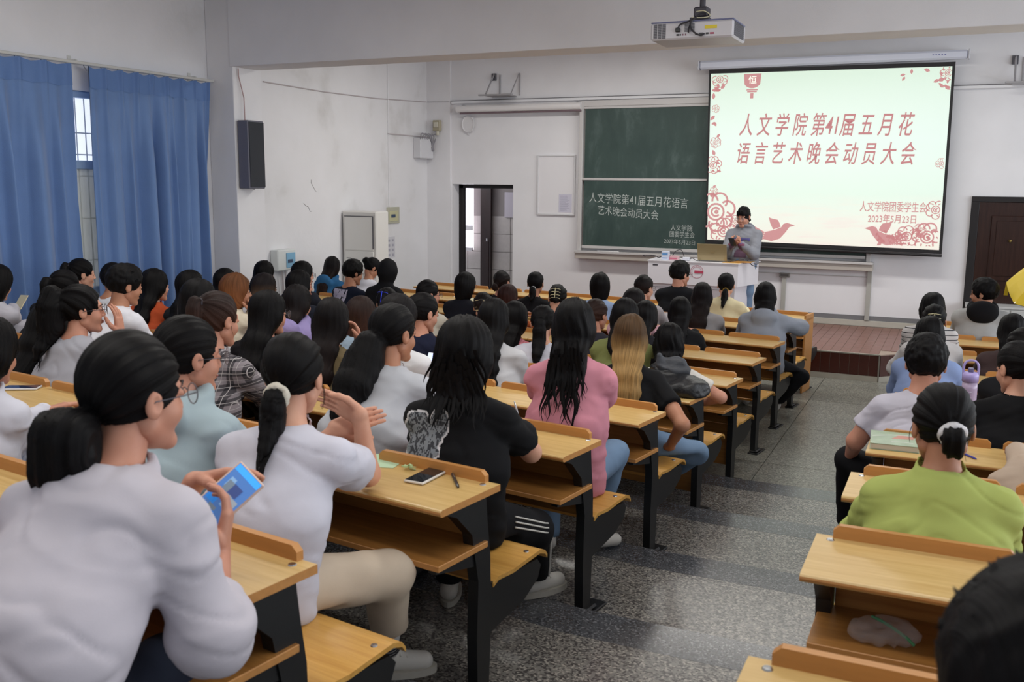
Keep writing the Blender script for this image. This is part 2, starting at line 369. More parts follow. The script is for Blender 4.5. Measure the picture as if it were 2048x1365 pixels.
cur_m = mat('blue_curtain_cloth', '#6483b5', .72, noise=.06, nscale=5, bump=.25, bscale=260)
cm_nt = cur_m.node_tree; _b = cm_nt.nodes['Principled BSDF']
_b.inputs['Sheen Weight'].default_value = .25
def curtain(y0, y1, yb0, yb1, pleats, seed, label):
    rs = np.random.RandomState(seed); c = empty('curtain', (WX+.10, (y0+y1)/2, 3.08), label=label, cat='curtain', group='blue window curtains')
    NU, NV = 220, 60; u = np.linspace(0, 1, NU); v = np.linspace(0, 1, NV); U, V = np.meshgrid(u, v)
    ph = U*pleats*2*np.pi
    yt = y0+(y1-y0)*U; yb = yb0+(yb1-yb0)*U; Y = yt*(1-V)+yb*V
    low = np.zeros_like(U)
    for k in range(7):
        f = rs.uniform(.55, 1.5)*pleats; low += rs.uniform(.4, 1)*np.sin(U*f*2*np.pi+rs.uniform(0, 6.28)+V*rs.uniform(-.8, .8))
    low *= .018
    pinch = np.maximum(0, np.cos(ph))**6*.035
    fall = (np.abs(np.sin((ph+.6*np.sin(V*3+U*5))/2))**.7-.62)*.075
    t = np.clip(V*3.2, 0, 1); X = .03+pinch*(1-t)+(fall*(.4+.6*V)+low*1.3)*t
    Y += (np.sin(ph*1.0+1.3)*.018+np.sin(U*31)*.01*V)*t
    zt_ = 3.088+.004*np.cos(ph)-.010*(1-np.abs(np.cos(ph/2)))
    Z = zt_+(0.35-zt_)*V
    P = np.stack([X, Y-(y0+y1)/2, Z-3.08], -1).reshape(-1, 3); P2 = P+np.array([-.006, 0, 0])
    F = []
    for j in range(NV-1):
        for i in range(NU-1):
            a = j*NU+i; F.append((a, a+1, a+NU+1, a+NU))
    n = NU*NV; F2 = [tuple(q+n for q in f[::-1]) for f in F]
    mb = MB(); mb.add(np.concatenate([P, P2]), F+F2); mb.build('cloth', cur_m, c, smooth=True)
    # heading band stitched on the top edge
    hb = MB(); k = NU*5; idx = np.arange(NU*5).reshape(5, NU); PP = P[:k]+np.array([.004, 0, 0])
    hb.add(PP, [(int(idx[j, i]), int(idx[j, i+1]), int(idx[j+1, i+1]), int(idx[j+1, i])) for j in range(4) for i in range(NU-1)])
    hb.build('heading_band', mat('blue_heading', '#5d7cb0', .7, bump=.2, bscale=200), c, smooth=True)
    for q in range(pleats+1):
        yy = y0+(y1-y0)*q/pleats-(y0+y1)/2
        MB().tube([(.035, yy, -.03), (.02, yy, -.01), (.0, yy, .02)], .004, 6).build('hook', chrome, c)
curtain(-6.35, -3.77, -6.35, -3.73, 10, 3, 'blue pleated curtain left of the window gap')
curtain(-3.58, -2.02, -3.59, -2.03, 8, 8, 'blue pleated curtain right of the window gap, beside the column')
rd = empty('curtain_rail', (WX+.10, -4.1, 3.13), label='white curtain rail above the blue curtains', cat='rail')
MB().box(-.02, .02, -2.9, 2.2, -.028, .0, .006).build('rail', mat('rail_white', '#c9c8c4', .45), rd)
for y in (-2.3, -.55, .45, 1.95):
    b_ = MB(); b_.box(-.10, 0, y-.008, y+.008, .0, .012); b_.box(-.10, -.092, y-.02, y+.02, -.03, .05); b_.build('bracket', mat('rail_white', '#c9c8c4', .45), rd)

# ---------------------------------------------------------------- blackboard
bbm = None
def board_mat():
    m, nt, b = node_mat('green_chalkboard'); N, L = nt.nodes, nt.links
    tc = N.new('ShaderNodeTexCoord'); mp = N.new('ShaderNodeMapping'); mp.inputs['Scale'].default_value = (1.3, 1, .55); L.new(tc.outputs['Object'], mp.inputs[0])
    n = N.new('ShaderNodeTexNoise'); n.inputs['Scale'].default_value = 3.2; n.inputs['Detail'].default_value = 9; n.inputs['Roughness'].default_value = .65; n.inputs['Distortion'].default_value = .4
    L.new(mp.outputs[0], n.inputs['Vector']); r = ramp(N, [(.32, '#2b3f3c'), (.55, '#364945'), (.8, '#566664')]); L.new(n.outputs[0], r.inputs[0])
    L.new(r.outputs[0], b.inputs['Base Color']); b.inputs['Roughness'].default_value = .55; return m
bbm = board_mat(); alu = mat('aluminium_frame', '#c4c1c0', .45, .1)
bb = empty('blackboard', (-1.63, WY-.06, 2.1), label='sliding green chalkboard behind the projection screen', cat='blackboard')
X0, X1 = -3.63, .27
def rel(mb, name, m, par, org, **kw): 
    o = mb.build(name, m, par, **kw); me = o.data
    me.transform(Matrix.Translation(-Vector(org))); return o
ORG = (-1.63, WY-.06, 2.1)
def R_(mb, name, m, par=None, **kw): return rel(mb, name, m, par if par else bb, ORG, **kw)
y = WY-.06
R_(MB().box(X0, X1, WY-.03, WY-.002, 1.16, 3.19), 'backing', alu)
R_(MB().box(X0+.045, X1-.045, y, y+.02, 2.155, 3.10), 'upper_board', bbm)
R_(MB().box(X0+.055, X1-.045, y-.03, y-.012, 1.20, 2.12), 'lower_board', bbm)
for (a0, a1, z0, z1, dy) in ((X0, X1, 3.10, 3.135, 0), (X0, X1, 2.118, 2.152, -.03), (X0+.04, X1-.04, 1.165, 1.205, -.03), (X0-.03, X1+.03, 3.135, 3.215, -.01)):
    R_(MB().box(a0, a1, y-.012+dy, y+.03, z0, z1, .003), 'rail', alu)
for a0 in (X0-.03, X1-.03): R_(MB().box(a0, a0+.055, y-.045, y+.04, 1.13, 3.2, .004), 'side_rail', alu)
R_(MB().box(X0-.04, X1+.06, y-.13, y+.04, 1.10, 1.13, .003), 'chalk_tray', alu)
R_(MB().box(X0-.04, X1+.06, y-.10, y+.04, 1.02, 1.10, .003), 'tray_front', mat('cream_metal', '#b3aca4', .5))
R_(MB().box(X0+.3, X0+.62, y-.12, y-.09, 1.13, 1.142, .004), 'chalk_stick', mat('chalk_white', '#dedede', .9))
chalk = mat('chalk_line', '#b9c0bd', .95)
def chk(s, x0, x1, z0, z1, rot, bold=-.005): 
    o = text(s, x0, x1, z0, z1, y-.0315, chalk, 'chalk_writing', bb, rot=rot, bold=bold)
    o.data.transform(Matrix.Translation(-Vector(ORG)))
chk('人文学院第41届五月花语言', -3.49, -2.07, 1.815, 1.955, -.045)
chk('艺术晚会动员大会', -3.36, -2.48, 1.645, 1.775, -.065)
chk('人文学院', -2.30, -2.00, 1.452, 1.535, -.02)
chk('团委学生会', -2.31, -1.965, 1.365, 1.445, -.02)
chk('2023年5月23日', -2.385, -1.955, 1.275, 1.342, -.04)

# ---------------------------------------------------------------- projection screen
SY_ = WY-.22
ps = empty('projection_screen', (-.37, SY_, 3.55), label='lit projection screen with red title slide in front of the chalkboard', cat='projection screen')
PO = (-.37, SY_, 3.55)
def S_(mb, name, m, par=None, **kw): return rel(mb, name, m, par if par else ps, PO, **kw)
scr_bl = mat('screen_black_mask', '#161418', .6)
q = [(-1.828, 3.545), (1.087, 3.525), (1.108, 1.27), (-1.785, 1.308)]
mb = MB(); mb.prism(q, SY_, SY_+.004, 1); S_(mb, 'mask', scr_bl)
def slide_mat():
    m, nt, b = node_mat('projected_slide'); N, L = nt.nodes, nt.links
    b.inputs['Base Color'].default_value = (.5, .5, .5, 1); b.inputs['Roughness'].default_value = .9
    tc = N.new('ShaderNodeTexCoord'); sp = N.new('ShaderNodeSeparateXYZ'); L.new(tc.outputs['Object'], sp.inputs[0])
    mr = N.new('ShaderNodeMapRange'); mr.inputs[1].default_value = -2.25; mr.inputs[2].default_value = 0; L.new(sp.outputs['Z'], mr.inputs[0])
    r = ramp(N, [(0, '#efe9d4'), (.16, '#e4f0da'), (.3, '#d0f0d8'), (.6, '#d6f2e4'), (1, '#d2f3d6')]); L.new(mr.outputs[0], r.inputs[0])
    n = N.new('ShaderNodeTexNoise'); mp = N.new('ShaderNodeMapping'); mp.inputs['Scale'].default_value = (.8, 1, 5); L.new(tc.outputs['Object'], mp.inputs[0]); L.new(mp.outputs[0], n.inputs['Vector'])
    n.inputs['Scale'].default_value = 2.2; n.inputs['Detail'].default_value = 4
    rr = ramp(N, [(.48, '#000000'), (.62, '#ffffff')]); L.new(n.outputs[0], rr.inputs[0])
    m2 = N.new('ShaderNodeMapRange'); m2.inputs[1].default_value = -1.55; m2.inputs[2].default_value = -1.8; m2.inputs[3].default_value = 0; m2.inputs[4].default_value = .32; L.new(sp.outputs['Z'], m2.inputs[0])
    mu = N.new('ShaderNodeMath'); mu.operation = 'MULTIPLY'; L.new(rr.outputs[0], mu.inputs[0]); L.new(m2.outputs[0], mu.inputs[1])
    mx = N.new('ShaderNodeMix'); mx.data_type = 'RGBA'; L.new(mu.outputs[0], mx.inputs[0]); L.new(r.outputs[0], mx.inputs[6]); mx.inputs[7].default_value = (*lin('#f2c3c0'), 1)
    L.new(mx.outputs[2], b.inputs['Emission Color']); b.inputs['Emission Strength'].default_value = .60; return m
qs = [(-1.80, 3.494), (1.055, 3.474), (1.074, 1.318), (-1.76, 1.352)]
mb = MB(); mb.prism(qs, SY_-.002, SY_, 1); sl = S_(mb, 'slide', slide_mat())
pink = mat('slide_pink', '#eaa9aa', .9, emit=.50); pink2 = mat('slide_rose', '#e69c9f', .9, emit=.48)
pink.node_tree.nodes['Principled BSDF'].inputs['Base Color'].default_value = (.25, .12, .12, 1)
pink2.node_tree.nodes['Principled BSDF'].inputs['Base Color'].default_value = (.2, .09, .09, 1)
def tx(s, x0, x1, z0, z1, m, bold, shear=0, rot=0.):
    o = text(s, x0, x1, z0, z1, SY_-.0065, m, 'slide_lettering', sl, shear=shear, bold=bold, rot=rot); o.data.transform(Matrix.Translation(-Vector(PO)))
tx('人 文 学 院 第41届 五 月 花', -1.40, .69, 2.70, 2.985, pink2, .006, .22, -.012)
tx('语 言 艺 术 晚 会 动 员 大 会', -1.41, .735, 2.345, 2.62, pink2, .006, .22, -.006)
tx('人文学院团委学生会', .137, .897, 1.765, 1.893, pink, .006)
tx('2023年5月23日', .24, .79, 1.628, 1.735, pink, .006)
fl = MB(); ys = SY_-.004
def rose(cx, cz, R, petals=7, seed=0):
    rs = np.random.RandomState(seed)
    def ring(px, pz, r, w, a0=0, a1=2*math.pi, n=18):
        V = []; F = []
        cl = lambda x: min(max(x, -1.785), 1.05); cz_ = lambda z: min(max(z, 1.36), 3.47)
        for i in range(n+1):
            a = a0+(a1-a0)*i/n
            for rr in (r-w/2, r+w/2): V.append((cl(px+math.cos(a)*rr), ys, cz_(pz+math.sin(a)*rr)))
        for i in range(n): F.append((2*i, 2*i+1, 2*i+3, 2*i+2))
        fl.add(V, F)
    for k in range(petals):
        a = 2*math.pi*k/petals+rs.uniform(0, .5); ring(cx+math.cos(a)*R*.62, cz+math.sin(a)*R*.62, R*.40, R*.10, a-2.0, a+2.0, 14)
    ring(cx, cz, R*.42, R*.10); ring(cx, cz, R*.22, R*.10, .5, 5.6); ring(cx+.04*R, cz, R*.06, R*.10)
def leafs(cx, cz, r, a):
    V = [(cx+math.cos(a)*r*t-math.sin(a)*w, ys, cz+math.sin(a)*r*t+math.cos(a)*w) for t, w in ((0, 0), (.35, r*.28), (.7, r*.22), (1, 0), (.7, -r*.22), (.35, -r*.28))]
    if min(v[0] for v in V) > -1.79 and max(v[0] for v in V) < 1.06 and min(v[2] for v in V) > 1.35 and max(v[2] for v in V) < 3.48: fl.add(V, [(0, 1, 2, 3, 4, 5)])
for k, (cx, cz, R) in enumerate(((-1.66, 1.72, .25), (-1.55, 1.47, .17), (-1.38, 1.60, .085), (-1.72, 2.33, .11), (-1.70, 2.62, .07), (-1.68, 3.42, .10), (1.0, 1.80, .11), (.93, 1.47, .17), (.70, 1.47, .13), (.84, 1.56, .07), (.58, 1.42, .08), (1.02, 3.40, .09), (1.02, 2.35, .06), (-1.70, 1.98, .06), (-1.72, 3.05, .05))): rose(cx, cz, R, 7, k)
for k in range(64):
    if k < 26: cx, cz = RS.uniform(.35, 1.0), RS.uniform(1.38, 1.55)
    elif k < 46: cx, cz = RS.uniform(-1.76, -1.66), RS.uniform(1.9, 3.4)
    elif k < 56: cx, cz = RS.uniform(.92, 1.03), RS.uniform(3.2, 3.42)
    else: cx, cz = RS.uniform(.2, .9), RS.uniform(3.36, 3.43)
    if k >= 56 and k % 2: continue
    leafs(cx, cz, RS.uniform(.04, .085), RS.uniform(0, 6.28))
def bird(cx, cz, s, d):
    P = lambda l: [(cx+d*x*s, ys, cz+z*s) for x, z in l]
    fl.add(P([(-.55, -.42), (-.2, -.5), (.15, -.38), (.38, -.1), (.52, .12), (.75, .2), (.55, .26), (.42, .3), (.27, .25), (.18, .1), (-.1, -.02), (-.5, -.12)]), [tuple(range(12))])
    fl.add(P([(-.15, .0), (-.28, .25), (-.36, .52), (-.2, .46), (.02, .42), (.1, .3), (.16, .12)]), [tuple(range(7))])
    for k in range(4): fl.add(P([(-.5, -.12-.09*k), (-.95, .12-.16*k), (-1.0, .04-.16*k), (-.55, -.2-.08*k)]), [(0, 1, 2, 3)])
bird(-.86, 1.51, .30, 1); bird(.42, 1.50, .29, -1)
S_(fl, 'slide_flowers', pink, sl, kind='stuff')
la = MB(); lx, lz = -1.262, 3.40
la.prism([(lx+math.cos(t)*.115, lz+math.sin(t)*.105) for t in np.linspace(-2.6, -.54, 10)]+[(lx+.11, 3.475), (lx-.11, 3.475)], ys, ys+.001, 1)
for z0, z1, w in ((3.245, 3.262, .06), (3.268, 3.282, .07), (3.17, 3.235, .02)): la.prism([(lx-w, z0), (lx+w, z0), (lx+w, z1), (lx-w, z1)], ys, ys+.001, 1)
S_(la, 'slide_lantern', pink, sl)
o = text('恒', lx-.05, lx+.05, 3.35, 3.45, ys-.001, mat('slide_light', '#ecf2e4', .9, emit=.6), 'slide_lettering', sl, bold=.01); o.data.transform(Matrix.Translation(-Vector(PO)))
S_(MB().box(-1.95, 1.215, SY_-.05, SY_+.06, 3.55, 3.655, .022), 'housing', mat('screen_case_white', '#cfd3e2', .35))
S_(MB().box(-1.97, -1.95, SY_-.055, SY_+.065, 3.545, 3.66, .006), 'end_cap', mat('cap_white', '#c3c4cc', .4)); S_(MB().box(1.215, 1.235, SY_-.055, SY_+.065, 3.545, 3.66, .006), 'end_cap', mat('cap_white', '#c3c4cc', .4))
S_(MB().tube([(-1.79, SY_, 1.285), (1.11, SY_, 1.25)], .018, 10), 'bottom_bar', scr_bl)
for x in (-1.9, 1.17): S_(MB().box(x-.01, x+.01, SY_+.05, WY, 3.62, 3.64), 'wall_bracket', chrome)
o = text('·····', .83, .98, 3.60, 3.612, SY_-.051, mat('logo_blue', '#6b6fa8', .5), 'case_mark', ps, bold=.02); o.data.transform(Matrix.Translation(-Vector(PO)))

# a rolled up second screen tube, coil, brackets, noticeboard on the front wall
t = empty('rolled_screen', (-4.6, WY-.12, 3.14), label='long white tube casing fixed left of the chalkboard', cat='casing')
mb = MB(); mb.tube([(-.99, 0, 0), (.97, 0, .0)], .05, 16); mb.build('casing', mat('casing_white', '#dedbdb', .4), t, smooth=False)
MB().box(-.94, .97, -.01, .012, -.075, -.05, .003).build('pull_bar', mat('plum_bar', '#6d5a60', .5), t)
for x in (-.9, .9): MB().box(x-.012, x+.012, -.01, .12, .03, .06).build('bracket', chrome, t)
c = empty('cable_coil', (-5.452, WY-.02, 2.925), label='oval coil of white cable hanging above the left door', cat='cable')
mb = MB(); A = np.linspace(0, 2*np.pi, 40)
for k in range(3): mb.tube([(math.cos(a)*(.088+k*.006), -.004-k*.006, math.sin(a)*.115) for a in A], .006, 6)
mb.box(-.085, .085, -.008, 0, -.11, .11, .003); mb.build('coil', mat('cable_white', '#dedcde', .5), c); MB().tube([(0, 0, -.115), (.01, 0, -.16), (-.02, 0, -.13)], .005, 6).build('tie', mat('cable_white', '#dedcde', .5), c)
def tvbracket(x, z, label, s=1.):
    t = empty('wall_bracket', (x, WY, z), label=label, cat='bracket', group='empty television brackets'); mt = mat('bracket_metal', '#a5a3a6', .4, .4)
    MB().tube([(0, -.02, .31), (0, -.30, .0)], .012, 6).build('strut', mt, t); MB().tube([(.40, -.02, .31), (.40, -.30, .0)], .009, 6).build('strut', mt, t)
    MB().box(.08, .10, -.02, 0, .0, .30, .002).build('post', mt, t); MB().box(.40, .415, -.02, 0, .0, .31, .002).build('post', mt, t)
    MB().box(-.10, .43, -.34, -.30, -.02, .0, .003).build('rail', mt, t); MB().box(-.02, .36, -.30, -.02, -.02, -.005, .002).build('tray', mt, t)
    MB().box(-.04, .03, -.03, 0, .22, .32, .003).build('clamp', mat('bracket_dark', '#5c5b61', .4, .5), t)
tvbracket(-5.03, 3.32, 'empty metal wall bracket above the ledge on the left'); tvbracket(1.72, 3.27, 'empty metal wall bracket at the upper right corner')
nb = empty('noticeboard', (-4.03, WY, 2.045), label='white framed noticeboard left of the chalkboard', cat='noticeboard')
MB().box(-.28, .28, -.018, -.004, -.42, .42).build('board', mat('board_white', '#e2e0e3', .5), nb)
for (a0, a1, b0, b1) in ((-.295, .295, .405, .43), (-.295, .295, -.43, -.405), (-.295, -.27, -.405, .405), (.27, .295, -.405, .405)): MB().box(a0, a1, -.032, 0, b0, b1, .004).build('frame', mat('board_frame', '#d2d1d4', .4), nb)
pp = MB().box(.045, .245, -.0205, -.0185, -.385, -.125).build('printed_notice', mat('paper_lilac', '#cbc9d8', .8), nb)
prt = mat('print_grey', '#9794a8', .8); mb = MB()
for k in range(15): mb.box(.065, .065+RS.uniform(.09, .16), -.0214, -.0206, -.15-k*.015-.004, -.15-k*.015)
mb.build('print_line', prt, pp, kind='stuff')

sp = empty('wall_speaker', (-5.80, -1.72, 2.35), label='tall grey wall loudspeaker on the white column', cat='loudspeaker')
MB().box(.01, .15, -.13, .13, -.36, .36, .008).build('case', mat('speaker_grey', '#6b6b78', .5), sp); MB().box(.15, .158, -.115, .125, -.345, .345, .003).build('grille', mat('speaker_cloth', '#33363d', .8, bump=.5, bscale=500), sp)
MB().tube([(.05, -.05, .36), (.03, -.03, .6), (.02, -.09, .82), (.02, -.09, .9)], .006, 6).build('cable', mat('cable_rose', '#b59a9a', .6), sp); MB().box(0, .01, -.03, .03, -.1, .1).build('bracket', chrome, sp)
MB().lathe([(.0, 0), (.012, .004), (.012, .01)], (.1, .0, -.372), 10).build('knob', blackm, sp)

ctl = empty('control_box', (WX, -.77, 1.13), label='white distribution box with blue window low on the left wall', cat='box')
MB().box(.0, .12, -.17, .17, -.12, .13, .012).build('case', mat('abs_white', '#d6dad9', .4), ctl); MB().box(.12, .13, -.02, .15, -.09, .09, .004).build('blue_window', mat('blue_cover', '#7fb0cf', .25), ctl)
MB().box(.131, .134, .0, .09, -.03, .01, .001).build('breaker', mat('breaker_dark', '#3c4c66', .4), ctl)
for yy in (-.03, .03): MB().tube(bez([(.06, yy, -.12), (.05, yy+.03, -.3), (.02, yy+.06, -.7), (.02, yy+.08, -1.1)], 16), .009, 6).build('cable', wm, ctl)
lb = empty('switch_panel', (WX, 1.81, 1.60), label='beige flush switch panel right of the air conditioner', cat='panel')
MB().box(0, .02, -.165, .16, -.12, .115, .004).build('frame', mat('panel_beige', '#b3b1a0', .5), lb); MB().box(.02, .026, -.12, .11, -.09, .06, .003).build('cover', mat('panel_yellow', '#c2bf9a', .3), lb)
MB().box(.027, .032, -.08, .03, -.035, .01, .001).build('breaker_row', mat('breaker_dark', '#3c4c66', .4), lb)
pc = empty('paper_notices', (WX, 1.71, 1.14), label='sheet with three columns of small print under the switch panel', cat='notice')
MB().box(0, .003, -.15, .15, -.15, .15).build('sheet', mat('sheet_white', '#cccbd0', .8), pc); mb = MB()
for i in range(3):
    for j in range(4): mb.box(.003, .004, -.125+i*.095, -.075+i*.095, .08-j*.07, .115-j*.07)
mb.build('printed_blocks', mat('print_soft', '#a5a3af', .8), pc)
gb = empty('junction_box', (WX, 2.6, 2.58), label='grey junction box with tangled cables near the front corner', cat='box')
MB().box(.0, .13, -.20, .18, -.16, .14, .01).build('case', mat('junction_grey', '#d2d2d6', .5), gb)
mb = MB()
for k in range(5): mb.tube(bez([(.13, -.2+.05*k, .12), (.16, -.22+.09*k, .20), (.15, -.05+.07*k, .17), (.14, .12, .10-.03*k), (.14, .17, -.04), (.12, .1+.01*k, .02)], 18), .008, 6)
mb.build('cable_tangle', mat('tangle_grey', '#8e8c92', .6), gb)
bx = empty('small_wall_box', (-5.94, WY-.045, 2.90), label='small beige box high on the front left corner', cat='box')
MB().box(-.07, .05, -.07, .0, -.07, .09, .008).build('case', mat('beige_box', '#a9a18a', .5), bx); MB().box(-.05, .03, -.085, -.07, -.02, .06, .006).build('face', mat('beige_face', '#c9c4b4', .4), bx); MB().tube([(0, -.04, -.07), (0, -.04, -.13)], .025, 8).build('gland', mat('beige_face', '#c9c4b4', .4), bx)
sk = empty('socket_box', (-.757, WY, .91), label='grey double socket under the chalk tray', cat='socket'); MB().box(-.065, .065, -.05, 0, -.03, .03, .005).build('case', mat('socket_grey', '#86847f', .5), sk); MB().box(-.05, .05, -.053, -.05, -.015, .015).build('face', mat('socket_dark', '#5f5d5a', .5), sk)

ac = empty('air_conditioner', (-5.87, .55, 0), label='tall white floor standing air conditioner by the left wall', cat='air conditioner')
acm = mat('ac_white', '#dcdad6', .45); MB().box(-.26, .27, -.02, .28, 0, 1.69, .015).build('cabinet', acm, ac)
MB().box(-.215, .225, -.03, -.02, 1.18, 1.62, .004).build('outlet_panel', mat('ac_panel', '#e4e3df', .4), ac); MB().box(-.215, .225, -.034, -.02, .1, 1.165, .004).build('front_door', mat('ac_panel', '#e4e3df', .4), ac)
MB().box(.215, .232, -.036, -.03, 1.2, 1.62, .001).build('dark_slot', mat('slot_dark', '#55545a', .5), ac)
MB().box(-.22, .23, -.037, -.03, 1.618, 1.63, .001).build('dark_slot', mat('slot_dark', '#55545a', .5), ac)
MB().box(-.19, -.12, -.0365, -.034, 1.07, 1.078).build('nameplate', mat('slot_dark', '#55545a', .5), ac)
mb = MB()
for k in range(6): mb.box(.14, .19, -.0362, -.034, .92-.05*k, .925-.05*k)
mb.build('label_marks', mat('print_soft', '#a5a3af', .8), ac)

# ---------------------------------------------------------------- projector
pj = empty('projector', (-.62, -2.85, CZ), label='white ceiling projector seen from behind, hanging in front of the beam', cat='projector')
pw = mat('projector_white', '#c8c6cc', .4); pg = mat('projector_blue_grey', '#6d7296', .4); dz = -CZ
o = MB().box(-.31, .31, -.05, .36, 3.14+dz, 3.262+dz, .012).build('case', pw, pj)
MB().box(-.31, .31, -.045, .355, 3.262+dz, 3.272+dz, .004).build('top_plate', pg, pj)
mb = MB()
for j in range(16):
    for i in range(3): mb.box(-.285+i*.033, -.258+i*.033, -.053, -.05, 3.152+j*.0065+dz, 3.156+j*.0065+dz)
mb.build('rear_vent', mat('vent_dark', '#3c3a42', .5), pj)
mb = MB()
for j in range(10):
    for i in range(2): mb.box(-.05+i*.04, -.015+i*.04, -.053, -.05, 3.19+j*.006+dz, 3.193+j*.006+dz)
mb.build('middle_vent', mat('vent_dark', '#3c3a42', .5), pj)
mb = MB()
for j in range(14): mb.box(.3095, .313, -.03, .3, 3.155+j*.0072+dz, 3.159+j*.0072+dz)
mb.build('side_vent', mat('vent_dark', '#3c3a42', .5), pj)
for k, (x, w, cc) in enumerate(((-.11, .02, '#2c2a30'), (-.085, .01, '#2c2a30'), (-.065, .008, '#7a4a5a'), (-.045, .008, '#7a4a5a'), (.03, .01, '#2c2a30'), (.06, .03, '#2c2a30'), (.11, .02, '#2c2a30'), (.14, .03, '#a8546a'))): MB().box(x, x+w, -.054, -.05, 3.165+dz, 3.178+dz, .001).build('port', mat('port'+cc, cc, .4), pj)
MB().box(.10, .19, -.052, -.05, 3.205+dz, 3.228+dz).build('warning_label', mat('label_yellow', '#dcc62e', .5), pj, label='yellow warning label')
MB().box(-.115, -.08, -.075, -.05, 3.19+dz, 3.22+dz, .004).build('power_plug', blackm, pj)
mb = MB(); mb.box(-.03, .11, .0, .12, 3.272+dz, 3.30+dz, .006); mb.box(-.005, .10, .01, .11, 3.30+dz, 3.375+dz, .01); mb.tube([(.05, .06, 3.37+dz), (.05, .06, 0)], .022, 14); mb.tube([(.05, .06, 3.9+dz), (.05, .06, -.001)], .06, 14)
mb.build('ceiling_mount', mat('mount_dark', '#37343f', .45), pj)
MB().tube(bez([(-.097, -.07, 3.205+dz), (-.08, -.07, 3.24+dz), (-.02, -.06, 3.262+dz), (.03, -.05, 3.29+dz), (.09, -.03, 3.33+dz), (.11, 0, 3.30+dz), (.02, -.05, 3.28+dz), (-.01, -.07, 3.22+dz), (-.012, -.08, 3.18+dz)], 50), .006, 8).build('cable', mat('cable_black', '#26242b', .4), pj)
MB().tube(bez([(.0, -.07, 3.27+dz), (.0, -.08, 3.22+dz), (.03, -.085, 3.18+dz), (.08, -.08, 3.155+dz), (.10, -.06, 3.17+dz)], 26), .006, 8).build('cable', mat('cable_black', '#26242b', .4), pj)
MB().tube(bez([(.03, -.04, 3.33+dz), (.09, -.05, 3.33+dz), (.13, -.03, 3.30+dz), (.09, -.04, 3.285+dz), (.0, -.05, 3.29+dz)], 26), .004, 8).build('cable', mat('cable_cream', '#c7c3a8', .4), pj)
fn = empty('ceiling_fan_blade', (-2.27, -1.05, 3.42), label='tip of a pale fan blade showing under the beam', cat='fan')
MB().prism([(-.07, -.09), (.02, -.11), (.45, .4), (.36, .46)], 0, .008, 2).build('blade', mat('fan_grey', '#a9a29c', .5), fn, label=None)
MB().tube([(.41, .43, 0), (.6, .65, .02), (.6, .65, CZ-3.42)], .015, 8).build('rod', mat('fan_grey', '#a9a29c', .5), fn)

# ---------------------------------------------------------------- lectern desk with its things, lamp of the stage
ld = empty('lectern', (-1.66, 1.5, SZ), label='white multimedia lectern on the stage with a round badge', cat='lectern')
lm = mat('lectern_white', '#dcdae0', .4); lo = wood_mat('lectern_wood', '#b98a3f', '#d0a457', .35)
MB().prism([(-.56, .0), (.56, .0), (.70, .55), (-.60, .55)], .555, .83, 2).build('upper_case', lm, ld)
MB().prism([(-.52, .05), (.52, .05), (.62, .5), (-.56, .5)], .02, .55, 2).build('lower_case', lm, ld)
MB().box(-.5, .5, .045, .05, .50, .508).build('shadow_line', mat('line_grey', '#8b8990', .6), ld)
MB().prism([(-.57, -.01), (.57, -.01), (.72, .56), (-.61, .56)], .83, .840, 2).build('worktop', lm, ld); MB().prism([(.36, .03), (.56, .03), (.70, .52), (.36, .52)], .840, .846, 2).build('wood_inset', lo, ld)
bd = MB(); A = np.linspace(0, 2*np.pi, 28, endpoint=False)
for k in range(28): 
    a0, a1 = A[k], A[k]+2*np.pi/28; bd.add([(.06+math.cos(a)*r, -.002, .72+math.sin(a)*r) for a, r in ((a0, .075), (a1, .075), (a1, .081), (a0, .081))], [(0, 1, 2, 3)])
bd.build('badge_ring', mat('badge_pink', '#b97f8c', .5), ld)
MB().box(.03, .14, -.004, -.001, .70, .735).build('badge_banner', mat('badge_red', '#b3405a', .5), ld)
mb = MB()
for k in range(9): a = .6+k*.36; mb.box(.06+math.cos(a)*.06-.004, .06+math.cos(a)*.06+.004, -.003, -.001, .72+math.sin(a)*.06-.006, .72+math.sin(a)*.06+.006)
mb.build('badge_marks', mat('badge_pink', '#b97f8c', .5), ld)
MB().box(-.50, -.435, -.003, 0, .775, .79).build('asset_tag', mat('tag_dark', '#3e3c44', .5), ld)
lp = empty('laptop', (-1.44, 1.62, SZ+.845), label='open laptop with a gold beige lid on the lectern', cat='laptop'); gold = mat('laptop_gold', '#a59570', .35, .3)
MB().box(-.17, .17, 0, .24, 0, .014, .004).build('base', mat('laptop_grey', '#6d6a66', .4), lp)
MB().prism([(-.0, .012), (.008, .012), (-.052, .215), (-.058, .213)], -.185, .175, 0).build('lid', gold, lp)
MB().box(-.02, .03, -.038, -.034, .10, .125).build('lid_mark', mat('lid_mark', '#7d6c49', .4), lp)
b1 = empty('carton', (-2.02, 1.56, SZ+.845), label='small white and blue carton standing on the lectern', cat='box'); MB().box(-.045, .045, -.02, .04, 0, .105, .002).build('carton', mat('carton_white', '#c9cfe0', .5), b1); MB().box(-.035, .035, -.0215, -.02, .06, .085).build('print', mat('print_blue', '#5d8fc6', .5), b1)
MB().box(-.035, .03, -.0215, -.02, .02, .028).build('print', mat('print_blue', '#5d8fc6', .5), b1)
b2 = empty('carton', (-1.92, 1.58, SZ+.845), label='low pink and white carton lying on the lectern', cat='box'); MB().box(-.05, .06, -.02, .06, 0, .05, .002).build('carton', mat('carton_pink', '#cfa5ab', .5), b2); MB().box(-.045, .05, -.0215, -.02, .012, .03).build('print', mat('print_rose', '#c0607a', .5), b2)
